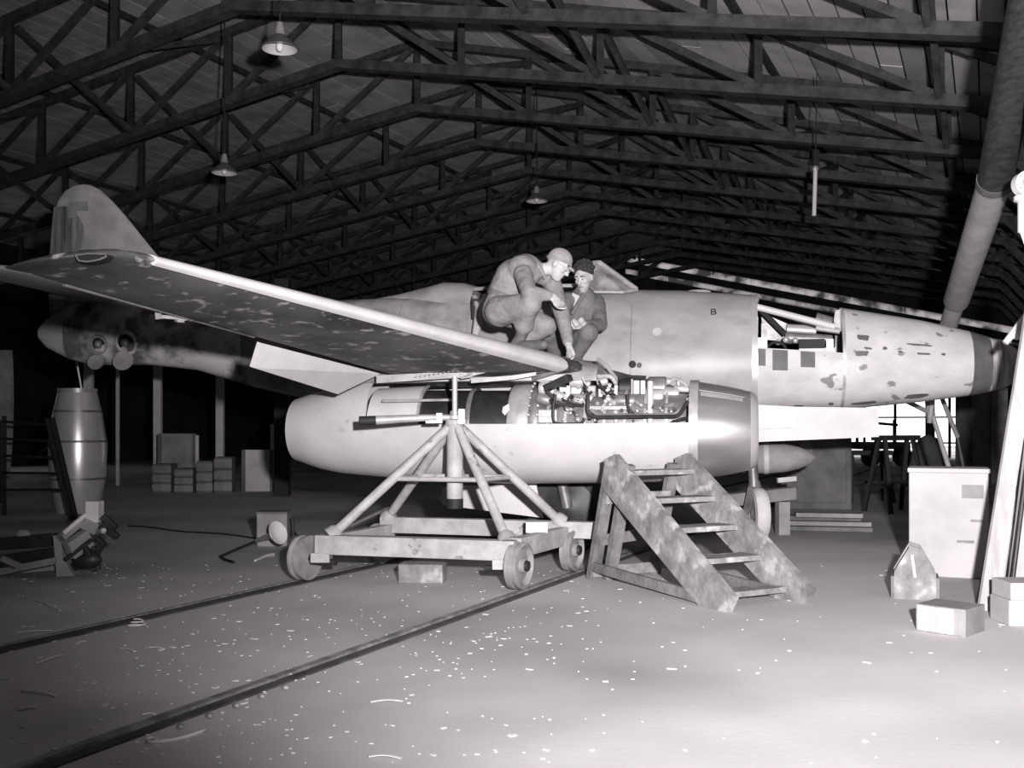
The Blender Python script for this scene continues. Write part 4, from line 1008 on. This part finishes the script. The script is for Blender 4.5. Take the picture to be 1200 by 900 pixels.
# upright shining shell
p = G(72, 604); c = Vector((p.x, p.y + .5, 0)); e = empty('engine_cowling', c, 0, 'upended shiny metal engine cowling standing behind the step ladder', 'cowling')
rw = 30 / 1200 * p.y
b = MB(); prof = [(0, rw * .80), (.1, rw * .88), (.5, rw * 1.08), (.9, rw * 1.12), (1.3, rw * .95), (1.62, rw * .74)]
b.lathe(prof, (0, 0, 0), (0, 0, 1), 36); b.build('shell', 'shiny_tank', e, True)
for z in (.45, .95, 1.35): MB().lathe([(z - .01, float(np.interp(z, [q[0] for q in prof], [q[1] for q in prof])) + .006), (z + .02, float(np.interp(z, [q[0] for q in prof], [q[1] for q in prof])) + .006)], (0, 0, 0), (0, 0, 1), 36).build('band', 'mid_metal', e, True)
MB().lathe([(1.60, rw * .75), (1.66, rw * .76), (1.66, rw * .66), (1.5, rw * .7)], (0, 0, 0), (0, 0, 1), 36).build('rim', 'light_metal', e, True)
MB().tube([(.06, 0, 1.6), (-.02, 0, 2.05)], .015, 8).build('upright_rod', 'light_metal', e, True)
# step ladder in front of it
dl = p.y - .6; e = empty('step_ladder', Vector((W(88, 600, dl).x, dl, 0)), 0, 'dark folding step ladder in front of the shiny cowling', 'ladder'); o_ = Vector(e.location)
def lp(x, y, dd=0): return W(x, y, dl + dd) - o_
def lz(x, dd=0): v = lp(x, 500, dd); v.z = 0; return v
for dx in (0, 5): MB().bar(lp(56 + dx, 490), lz(84 + dx), .035, .06).build('side_rail', 'black', e)
for dx in (-52, -50): MB().bar(lp(56 + dx, 488, .3), lz(56 + dx, .6), .035, .05).build('rear_rail', 'black', e)
for k in range(5): MB().bar(lp(58 + 5.5 * k, 498 + 19 * k), lp(4, 494 + 20 * k, .3), .05, .03).build('step', 'black', e)
MB().tube([lp(64, 518), lp(44, 532, .2)], .012, 6).build('stay', 'black', e, True)
# posts and boards of the far left bay
def post(px, y0, w_px, d, z1, m, lab, name='timber_post', z0=0):
    wd_ = w_px / 1200 * d; c = W(px, 500, d); c.z = 0
    o = MB().box((0, 0, (z0 + z1) / 2), (wd_, wd_ * .8, z1 - z0)).build(name, m, None, loc=c, bevel=.01)
    return tag(o, lab, 'post')
def zat(y, d): return CAMH + (HOR - y) / FPX * d
post(104, 445, 10, 18.5, 4.2, 'dim_light', 'pale square timber post beside the shiny cowling')
post(138, 470, 4, 20, 3.4, 'dim_light', 'slender pale post between the cowling and the timber rack')
post(185, 460, 9, 20, 3.6, 'dim_light', 'pale timber post behind the large grey panel')
post(258, 470, 9, 20.5, 3.6, 'dim_light', 'pale timber post standing alone between the two grey panels')
post(331, 470, 17, 17.0, 3.6, 'black', 'thick black post beside the engine tail')
def panel(x0, y0, x1, y1, d, m, lab, name, cat, th=.05, foot=None):
    zt2, zb2 = zat(y0, d), max(0, zat(y1, d)) if foot is None else foot
    c = W((x0 + x1) / 2, 500, d); c.z = zb2; wd_ = (x1 - x0) / 1200 * d
    e = empty(name, c, 0, lab, cat)
    MB().box((0, 0, (zt2 - zb2) / 2), (wd_, th, zt2 - zb2)).build('sheet', m, e, bevel=.01)
    for s in (-1, 1): MB().box((s * (wd_ / 2 - .03), -th / 2 - .015, (zt2 - zb2) / 2), (.06, .03, zt2 - zb2)).build('edge_batten', 'dim_grey', e)
    return e
panel(186, 508, 230, 590, 18.6, 'dim_mid', 'large grey panel propped upright between pale posts', 'propped_panel', 'panel', foot=0)
panel(284, 527, 321, 590, 18.2, 'dim_light', 'pale panel leaning by the thick black post', 'propped_panel', 'panel', foot=0)
post(231, 508, 4, 18.3, zat(510, 18.3), 'dim_light', 'short bright batten at the edge of the large grey panel', 'batten')
o = post(320, 497, 6, 18.6, zat(497, 18.6), 'dim_light', 'light rounded board end standing above the pale panel', 'board_end')
rn = random.Random(5)
for k, (x, w2, h2, lab) in enumerate(((194, 20, .5, 'low dark crate under the large grey panel'), (219, 20, .42, 'short dark crate right beside the bright batten'), (243, 17, .55, 'dark crate below the lone pale post'), (264, 19, .62, 'taller dark crate next to the pale panel'))):
    d = 18.0; c = W(x, 500, d); c.z = 0; e = empty('crate', c, rn.uniform(-.1, .1), lab, 'crate'); ww = w2 / 1200 * d
    MB().box((0, 0, h2 / 2), (ww, .4, h2)).build('body', 'dim_grey', e)
    for j in range(3): MB().box((0, -.21, h2 * (.18 + .32 * j)), (ww + .02, .02, h2 * .24)).build('slat', 'dim_mid', e)
# rounded shell at the far left edge under the window
c = W(3, 500, 15.5); c.z = 0; e = empty('aircraft_panel', c, 0, 'curved pale aircraft panel standing under the barred window', 'panel')
b = MB(); b.loft([[Vector((-.5 + .62 * k / 8 + .10 * math.sin(z * 1.0), -.18 * math.sin(k / 8 * 2.6), z)) for k in range(9)] for z in (0, .5, 1.0, 1.5, 2.0, 2.3)], closed=False); o = b.build('curved_sheet', 'dim_mid', e, True)
sm = o.modifiers.new('solid', 'SOLIDIFY'); sm.thickness = .02
MB().box((-.2, .1, 1.1), (.05, .05, 2.2)).build('stay', 'dim_grey', e)

# ================================================================== FAR CLUTTER UNDER THE NOSE
p = G(965, 598); e = empty('machine_cabinet', Vector((p.x, p.y + .5, 0)), -R(10), 'big dark machine cabinet on the floor behind the nose wheel door', 'cabinet')
MB().box((0, 0, .75), (.95, .8, 1.5)).build('body', 'dim_grey', e, bevel=.02); MB().box((0, -.41, .7), (.8, .03, 1.2)).build('door', 'dim_grey', e, bevel=.01)
MB().lathe([(0, .10), (.05, .10), (.06, 0)], (-.15, -.42, .85), (0, -1, 0), 16).build('round_plate', 'dim_mid', e, True)
p = G(965, 622); e = empty('plank_stack', Vector((p.x, p.y, 0)), -R(12), 'low stack of boards lying in front of the dark cabinet', 'planks')
for k in range(4): MB().box((.05 * (k % 2), .09 * (k % 3), .03 + .05 * k), (1.0 - .1 * k, .25, .045)).build('plank', 'dim_mid' if k % 2 else 'dim_grey', e)
for k, (px, py) in enumerate(((1016, 588), (1050, 600))):
    p = G(px, py); e = empty('saw_trestle', Vector((p.x, p.y, 0)), .4 * k, ('small dark trestle next to the big dark cabinet', 'taller dark trestle before the bright doorway')[k], 'trestle', 'trestles before the doorway')
    h = (.75, 1.0)[k]
    for sx in (-1, 1):
        for sy in (-1, 1): MB().bar((sx * .32, sy * .25, 0), (sx * .24, sy * .05, h), .05, .05).build('leg', 'black', e)
        MB().bar((sx * .29, -.18, h * .35), (sx * .29, .18, h * .35), .04, .04).build('cross_rail', 'black', e)
    MB().box((0, 0, h), (.75, .12, .07)).build('top_rail', 'black', e); MB().bar((-.29, 0, h * .4), (.29, 0, h * .4), .04, .04).build('stretcher', 'black', e)
for k, (px, d, w2, h2, lab) in enumerate(((1088, 22, .9, 1.0, 'dark bundle heaped against the doorway frame'), (1030, 30, 1.6, .9, 'low dark cart silhouetted in the bright doorway'), (1150, 20, .8, 1.9, 'dark cupboard beyond the nose tip'))):
    c = W(px, 500, d); c.z = 0; e = empty(('tarpaulin_heap', 'hand_cart', 'cupboard')[k], c, .2, lab, ('heap', 'cart', 'cupboard')[k])
    if k == 0: MB().ball((0, 0, 0), .5, 14, (w2, .7, 2 * h2)).build('heap', 'dim_grey', e, True); MB().box((0, 0, .03), (.8, .6, .06)).build('pallet', 'dim_grey', e)
    elif k == 1:
        MB().box((0, 0, .6), (w2, .7, .2)).build('bed', 'black', e)
        for sx in (-1, 1): MB().lathe([(-.04, .3), (.04, .3), (.04, 0), (-.04, 0)], (sx * .5, -.4, .3), (0, 1, 0), 20).build('wheel', 'black', e, True)
        for sx in (-.7, -.1, .5): MB().bar((sx, 0, .6), (sx, 0, 1.35), .07, .07).build('stake', 'black', e)
        MB().bar((-.75, 0, 1.3), (.6, 0, 1.2), .06, .08).build('rail', 'black', e)
    else:
        MB().box((0, 0, h2 / 2), (w2, .5, h2)).build('body', 'dim_grey', e, bevel=.01)
        for sx in (-1, 1): MB().box((sx * .2, -.26, h2 / 2), (.36, .02, h2 - .1)).build('door', 'dim_mid', e)
# trestle beams below the belly
p = G(895, 640); c = W(888, 500, 10.9); c.z = 0; e = empty('belly_trestle', c, .1, 'rough timber trestle under the belly behind the steps', 'trestle'); o_ = Vector(c)
MB().bar(W(846, 586, 10.7) - o_, W(930, 578, 10.9) - o_, .16, .13).build('top_beam', 'dim_mid', e, bevel=.01)
for x in (856, 918):
    q = W(x, 588, 10.9) - o_; MB().bar(Vector((q.x, q.y, 0)), q, .12, .12).build('leg', 'dim_mid', e)
MB().bar(W(912, 563, 10.9) - o_, W(934, 561, 10.9) - o_, .05, .05).build('wedge', 'dim_light', e)

# ================================================================== LITTER ON THE FLOOR
rl = random.Random(11); chips = MB()
for i in range(1050):
    px = rl.uniform(0, 1180); py = 660 + 235 * rl.random() ** 1.1
    if rl.random() > (1.0 if px < 720 else .25) * (.35 if py > 800 and px > 350 else 1): continue
    g = G(px, py); sz = rl.choice((.0018, .002, .0022, .0026, .003, .0035, .004, .0055, .008)) * (1 + .5 * rl.random()); a = rl.uniform(0, 6.28)
    M = Matrix.Rotation(a, 3, 'Z'); ln = sz * rl.uniform(1, 2.2)
    chips.add([g + M @ Vector((x * ln, y * sz, z)) for z in (.0008, .004) for (x, y) in ((-1, -.7), (.9, -1), (1, .8), (-.7, 1))], [(4, 5, 6, 7), (0, 1, 5, 4), (1, 2, 6, 5), (2, 3, 7, 6), (3, 0, 4, 7)])
tag(chips.build('litter_chips', 'chips'), 'countless pale wood chips and crumbs scattered over the concrete', 'litter', kind='stuff')
SH = [(18, 742, 62, 739, 'straight white wood strip lying beside the dark rail groove'), (25, 810, 66, 816, 'straight pale lath between the rails'), (42, 778, 72, 768, 'forked wood splinter between the rails'), (40, 703, 70, 716, 'broad faint shaving beyond the dark rail groove'),
      (22, 832, 42, 830, 'short wide sliver close to the straight lath'), (175, 759, 192, 761, 'short chip of lath in the middle between the rails'), (142, 760, 158, 764, 'thin splinter in the middle between the rails'), (88, 755, 100, 752, 'small curved shaving against the rail groove'),
      (166, 838, 182, 838, 'flat sliver near the worn rail'), (432, 887, 470, 889, 'thin white strip on the bare bright floor'), (434, 823, 472, 822, 'long faint strip beside the worn rail'), (330, 788, 342, 792, 'notched chip between the rails near the trolley')]
for (x0, y0, x1, y1, lab) in SH:
    a, c = G(x0, y0, .004), G(x1, y1, .004); m = a.lerp(c, .5); m.z = 0
    pts = [a.lerp(c, k / 6) - m + Vector((0, .012 * math.sin(k / 6 * math.pi), .002 + .004 * math.sin(k / 6 * math.pi))) for k in range(7)]
    b = MB()
    for k in range(6): b.bar(pts[k], pts[k + 1], .013, .004)
    tag(b.build('wood_shaving', 'chips', None, loc=m), lab, 'shaving', 'larger shavings on the floor')
def ribbon(pts, wd_, lab, c):
    b = MB(); n = len(pts)
    b.loft([[pts[k] + Vector((0, 0, 0)), pts[k] + Vector((0, .0, wd_))] for k in range(n)], closed=False)
    o = b.build('wood_shaving', 'chips', None, True, loc=c); s_ = o.modifiers.new('solid', 'SOLIDIFY'); s_.thickness = .002
    tag(o, lab, 'shaving', 'larger shavings on the floor')
c = G(160, 736); o = MB().tube([Vector(((.062 - .001 * k) * math.cos(k * .42), (.05 - .0008 * k) * math.sin(k * .42) + .0006 * k, .006 + .0011 * k)) for k in range(40)], .0035, 6).build('wood_shaving', 'chips', None, True, loc=c)
tag(o, 'coiled wood shaving beside the dark rail groove', 'shaving', 'larger shavings on the floor')
c = G(180, 872); a = G(243, 857) - c; ribbon([Vector((.035 * math.cos(2.2 + k * .45) - .0, .03 * math.sin(2.2 + k * .45) + .03, .002)) for k in range(11)][::-1] + [Vector((.02, .0, .002)).lerp(a, k / 8) + Vector((0, -.03 * math.sin(k / 8 * 3.14), 0)) for k in range(9)], .012, 'long hooked wood shaving near the worn rail', c)

# ================================================================== THE TWO MECHANICS
class Body:
    """limbs and trunk as overlapping solids, fused into one continuous skin by a voxel remesh"""
    def __init__(s): s.pr = []
    def cap(s, p, q, r0, r1, m): s.pr.append(('c', Vector(p), Vector(q), r0, r1, m)); return s
    def ell(s, c, r, sc, M, m): s.pr.append(('e', Vector(c), r, sc, M, m)); return s
    def chain(s, pts, rs, m):
        for i in range(len(pts) - 1): s.cap(pts[i], pts[i + 1], rs[i], rs[i + 1], m)
        return s
    def build(s, name, mats, voxel=.011, parent=None, loc=(0, 0, 0)):
        b = MB(); loc = Vector(loc)
        for p in s.pr:
            if p[0] == 'c': b.capsule(p[1] - loc, p[2] - loc, p[3], p[4], 16)
            else: b.ball(p[1] - loc, p[2], 18, p[3], p[4])
        me = b.mesh(name + '_raw', mats[0]); o = bpy.data.objects.new(name + '_raw', me); COL.objects.link(o)
        md = o.modifiers.new('r', 'REMESH'); md.mode = 'VOXEL'; md.voxel_size = voxel
        sm_ = o.modifiers.new('s', 'SMOOTH'); sm_.factor = .5; sm_.iterations = 4
        bpy.context.view_layer.update()
        ev = o.evaluated_get(bpy.context.evaluated_depsgraph_get()); out = bpy.data.meshes.new_from_object(ev); bpy.data.objects.remove(o)
        out.name = name; out.materials.clear()
        for m in mats: out.materials.append(MATS[m])
        n = len(out.polygons); cen = np.empty(n * 3); out.polygons.foreach_get('center', cen); cen = cen.reshape(-1, 3) + np.array(loc)
        best = np.full(n, 1e9); idx = np.zeros(n, dtype=np.int32)
        for p in s.pr:
            if p[0] == 'c':
                a, c = np.array(p[1]), np.array(p[2]); ab = c - a; t = np.clip(((cen - a) @ ab) / max(ab @ ab, 1e-9), 0, 1)
                dd = np.linalg.norm(cen - (a + t[:, None] * ab), axis=1) - (p[3] + (p[4] - p[3]) * t); m = p[5]
            else:
                q = cen - np.array(p[1])
                if p[4] is not None: q = q @ np.array(p[4])
                dd = (np.linalg.norm(q / (p[2] * np.array(p[3])), axis=1) - 1) * p[2] * min(p[3]); m = p[5]
            k = dd < best; best[k] = dd[k]; idx[k] = mats.index(m)
        out.polygons.foreach_set('material_index', idx); out.polygons.foreach_set('use_smooth', [True] * n); out.update()
        ob = bpy.data.objects.new(name, out); COL.objects.link(ob); ob.location = loc
        if parent: ob.parent = parent
        return ob
def frame(fwd, up):
    f = Vector(fwd).normalized(); u = Vector(up); l = u.cross(f).normalized(); u = f.cross(l).normalized()
    return Matrix((f, l, u)).transposed()          # columns: forward, left, up
def head(B, c, M, skin='skin'):
    """skull, jaw, nose, brow, ears around the head centre c"""
    f = lambda x, y, z: Vector(c) + M @ Vector((x, y, z))
    B.ell(f(-.005, 0, .02), .1, (.98, .77, 1.08), M, skin); B.ell(f(.03, 0, -.055), .075, (.82, .76, .95), M, skin)
    B.cap(f(.055, -.0, -.098), f(.06, 0, -.098), .03, .028, skin)
    B.cap(f(.088, 0, .012), f(.112, 0, -.03), .012, .017, skin)
    B.cap(f(.075, -.04, .03), f(.075, .04, .03), .02, .02, skin)
    B.cap(f(.082, -.02, -.064), f(.082, .02, -.064), .012, .012, skin)
    for s in (-1, 1):
        B.ell(f(-.01, s * .082, -.008), .03, (.7, .4, 1.15), M, skin); B.ell(f(.06, s * .04, -.02), .03, (1, .8, .8), M, skin)
def eyes(parent, c, M, loc):
    f = lambda x, y, z: Vector(c) + M @ Vector((x, y, z)) - loc
    for s in (-1, 1):
        MB().ball(f(.083, s * .032, .008), .013, 10).build('eye', 'shirt', parent, True); MB().ball(f(.093, s * .032, .008), .006, 8).build('pupil', 'hair', parent, True)
        MB().capsule(f(.092, s * .018, .034), f(.088, s * .05, .034), .006, .005, 8).build('eyebrow', 'hair', parent, True)
    MB().capsule(f(.093, -.02, -.064), f(.093, .02, -.064), .004, .004, 8).build('mouth', 'old_wood_dark', parent, True)
def hand(B, wrist, dirv, palm_n, curl, m='skin', side=1, sp=1.0):
    """palm with four curled fingers and a thumb leaving its side"""
    w = Vector(wrist); d = Vector(dirv).normalized(); n = Vector(palm_n); n = (n - d * n.dot(d)).normalized(); x = d.cross(n).normalized() * side
    for k in (-1, -.33, .33, 1): B.cap(w + d * .01 + x * .020 * k, w + d * .085 + x * .030 * k, .016, .014, m)
    for k, ln in ((-1, .062), (-.33, .078), (.33, .084), (1, .074)):
        p = w + d * .09 + x * .031 * k * sp; v = d.copy(); a = curl
        for seg in (.45, .32, .23):
            v = (Matrix.Rotation(-a, 3, x * side) @ v) if True else v
            q = p + v * ln * seg * 1.05; B.cap(p, q, .0105, .0095, m); p = q
    t0 = w + d * .03 + x * .03; t1 = t0 + (d * .6 + x * .75 + n * .3).normalized() * .045; t2 = t1 + (d * .95 + x * .1 + n * .45).normalized() * .038
    B.cap(t0, t1, .015, .013, m); B.cap(t1, t2, .013, .011, m)

# ---- mechanic in the cap
feet_z = 1.78
B = Body(); lw = 'cloth_light'; tr_ = 'cloth_trouser'
pel, wai, che, nek = W(585, 364, 8.80), W(592, 345, 8.80), W(610, 322, 8.76), W(634, 316, 8.74)
B.chain([pel, wai], [.150, .140], tr_); B.chain([W(592, 341, 8.8), W(602, 326, 8.78), W(616, 317, 8.75)], [.145, .165, .145], lw)
B.chain([W(612, 316, 8.68), W(622, 317, 8.85)], [.13, .12], lw)
B.cap(W(626, 317, 8.75), W(642, 315, 8.73), .062, .055, 'skin'); B.cap(W(624, 318, 8.75), W(632, 317, 8.74), .085, .07, lw)
# near arm, resting on the knee
sh, el, wr = W(613, 322, 8.56), W(620, 343, 8.36), W(648, 347, 8.40)
B.chain([sh, el], [.082, .066], lw); B.chain([el, W(641, 346, 8.39)], [.066, .050], lw); B.cap(W(640, 346, 8.39), wr, .034, .030, 'skin')
hand(B, wr, W(656, 360, 8.36) - wr, Vector((-.45, .85, -.2)), R(16), side=1)
# far arm, reaching down into the engine
sh2, el2, wr2 = W(645, 326, 8.88), W(659, 370, 8.66), W(667, 407, 8.45)
B.chain([W(632, 320, 8.84), sh2], [.09, .085], lw); B.chain([sh2, el2], [.085, .066], lw); B.chain([el2, W(665.5, 400, 8.49)], [.066, .048], lw); B.cap(W(665, 399, 8.5), wr2, .034, .030, 'skin')
hand(B, wr2, W(672, 424, 8.38) - wr2, Vector((.5, .3, -.2)), R(22), side=-1)
# near leg
hp, kn, an = W(586, 365, 8.66), W(622, 356, 8.40), W(612, 392, 8.62)
B.chain([hp, kn], [.135, .092], tr_); B.chain([kn, W(616, 372, 8.52), W(614, 380, 8.56)], [.090, .082, .088], tr_)
an2 = W(610, 396, 8.62); heel = W(602, 404, 8.64); toe = W(637, 408, 8.46); heel.z = toe.z = feet_z + .045
B.chain([W(613, 386, 8.58), an2, heel], [.056, .050, .046], 'boot'); B.chain([heel, heel.lerp(toe, .6), toe], [.046, .048, .040], 'boot')
# far leg, knee forward and low
hp2, kn2, an3 = W(590, 365, 8.92), W(641, 382, 8.86), W(610, 408, 8.98); an3.z = feet_z + .10
B.chain([hp2, kn2], [.13, .088], tr_); B.chain([kn2, an3], [.085, .06], tr_)
t3 = W(630, 414, 8.88); t3.z = feet_z + .04; B.chain([an3, t3], [.05, .04], 'boot')
hc = W(654, 311, 8.72); HM = frame((.80, -.22, -.52), (.4, 0, .9))
head(B, hc, HM)
locA = Vector((W(608, 410, 8.7).x, 8.7, feet_z))
pa = B.build('person', ['cloth_light', 'cloth_trouser', 'skin', 'boot'], .010, loc=locA)
tag(pa, 'mechanic in a pale cap and glasses crouching on the wing, reaching into the engine', 'person')
f = lambda x, y, z: hc + HM @ Vector((x, y, z)) - locA
b = MB(); b.ball(f(-.012, 0, .048), .1, 22, (1.13, .92, 1.02), HM); cap_ = b.build('knitted_cap', 'cap', pa, True)
# keep only the upper part of the cap
import bmesh
bm = bmesh.new(); bm.from_mesh(cap_.data); up = HM @ Vector((-.32, 0, 1)); co = f(0, 0, .026)
bmesh.ops.bisect_plane(bm, geom=bm.verts[:] + bm.edges[:] + bm.faces[:], plane_co=co, plane_no=up, clear_inner=True); bm.to_mesh(cap_.data); bm.free()
b = MB(); ring = [f(-.012 + .107 * math.cos(a), .088 * math.sin(a), .036 + .02 * math.cos(a)) for a in [2 * math.pi * k / 24 for k in range(25)]]; b.tube(ring, .011, 8, False); b.build('cap_rim', 'cap', cap_, True)
MB().tube([f(.095, -.02, .035), f(.135, 0, .026), f(.095, .05, .035)], .012, 8).build('cap_peak', 'cap', cap_, True)
eyes(pa, hc, HM, locA)
gl = MB()
for s in (-1, 1): gl.tube([f(.10, s * .034 + .024 * math.cos(a), .006 + .02 * math.sin(a)) for a in [2 * math.pi * k / 14 for k in range(15)]], .0035, 6, False); gl.tube([f(.10, s * .058, .01), f(0, s * .086, .012)], .003, 6)
gl.tube([f(.102, -.01, .008), f(.102, .01, .008)], .003, 6); gl.build('glasses', 'bright_metal', pa, True)
bl = MB(); c = W(590, 348, 8.8) - locA; axb = (wai - pel).normalized(); bl.lathe([(-.02, .146), (-.02, .152), (.02, .150), (.02, .144)], c, axb, 24); bl.build('belt', 'cloth_dark', pa, True)
MB().ball(W(631, 313, 8.60) - locA, .012, 8).build('collar_badge', 'bright_metal', pa, True)
cl = MB(); cl.tube([W(628, 308, 8.68) - locA, W(635, 318, 8.65) - locA, W(639, 326, 8.70) - locA], .018, 8); cl.build('collar', 'cloth_light', pa, True)

# ---- bare-headed mechanic
B = Body(); dk = 'cloth_dark'; fz = 1.665
B.chain([W(672, 402, 9.75), W(676, 385, 9.70)], [.145, .14], dk); B.chain([W(677, 382, 9.7), W(681, 366, 9.66), W(683, 352, 9.64)], [.145, .16, .135], dk)
B.chain([W(666, 353, 9.56), W(698, 354, 9.70)], [.085, .085], dk)
B.cap(W(681, 346, 9.62), W(683, 336, 9.58), .058, .053, 'skin')
# his left arm, fist closed on the knee
s1, e1, w1 = W(700, 357, 9.66), W(704, 381, 9.46), W(684, 381, 9.24)
B.chain([s1, e1], [.078, .064], dk); B.chain([e1, W(688, 381, 9.28)], [.062, .048], dk); B.cap(W(688, 381, 9.28), w1, .034, .03, 'skin')
hand(B, w1, W(676, 372, 9.16) - w1, Vector((-.3, .6, .5)), R(58), side=1)
# his right arm, behind the other man's sleeve
s2, e2, w2 = W(662, 357, 9.52), W(652, 378, 9.40), W(667, 384, 9.18)
B.chain([s2, e2], [.078, .064], dk); B.chain([e2, w2], [.06, .042], dk); hand(B, w2, W(674, 378, 9.14) - w2, Vector((.3, .6, .4)), R(55), side=-1)
# legs
h1, k1, a1 = W(668, 406, 9.68), W(690, 390, 9.26), W(672, 424, 9.50); a1.z = fz + .10
B.chain([h1, k1], [.125, .090], dk); B.chain([k1, a1], [.086, .058], dk)
t1 = W(703, 434, 9.36); t1.z = fz + .04; B.chain([a1, a1.lerp(t1, .3) - Vector((0, 0, .03)), t1], [.05, .05, .04], 'boot')
h2, k2, a2 = W(662, 406, 9.72), W(643, 391, 9.34), W(655, 424, 9.60); a2.z = fz + .10
B.chain([h2, k2], [.125, .09], dk); B.chain([k2, a2], [.086, .058], dk); t2 = W(640, 432, 9.40); t2.z = fz + .04; B.chain([a2, t2], [.05, .04], 'boot')
hc2 = W(684, 325, 9.53); HM2 = frame((-.42, -.72, -.36), (-.1, -.2, 1))
head(B, hc2, HM2)
locB = Vector((W(672, 430, 9.55).x, 9.55, fz))
pb = B.build('person', ['cloth_dark', 'skin', 'boot'], .010, loc=locB)
tag(pb, 'dark-haired mechanic in dark overalls crouching on the wing with his fists on his knees', 'person')
f2 = lambda x, y, z: hc2 + HM2 @ Vector((x, y, z)) - locB
hb = MB(); hb.ball(f2(-.028, 0, .05), .1, 20, (1.06, .90, .98), HM2)
rh = random.Random(9)
for k in range(46):
    a, e_ = rh.uniform(0, 6.28), rh.uniform(.1, 1.4); r = .098
    v = Vector((r * 1.05 * math.cos(a) * math.cos(e_) - .03, r * .88 * math.sin(a) * math.cos(e_), .05 + r * math.sin(e_)))
    if v.x > .055 and v.z < .09: continue
    hb.ball(f2(*v), rh.uniform(.016, .028), 8)
ho = hb.build('hair', 'hair', pb, True)
bm = bmesh.new(); bm.from_mesh(ho.data); 
bmesh.ops.bisect_plane(bm, geom=bm.verts[:] + bm.edges[:] + bm.faces[:], plane_co=f2(.03, 0, .045), plane_no=HM2 @ Vector((-.75, 0, 1)), clear_inner=True); bm.to_mesh(ho.data); bm.free()
eyes(pb, hc2, HM2, locB)
sc_ = MB(); sc_.prism([W(671, 343, 9.50) - locB, W(681, 348, 9.49) - locB, W(673, 360, 9.50) - locB, W(669, 352, 9.50) - locB], (0, .03, 0)); sc_.build('shirt_collar', 'shirt', pb)
lp_ = MB(); lp_.tube([W(684, 345, 9.44) - locB, W(676, 358, 9.42) - locB, W(670, 368, 9.44) - locB], .02, 8); lp_.build('lapel', 'cloth_dark', pb, True)
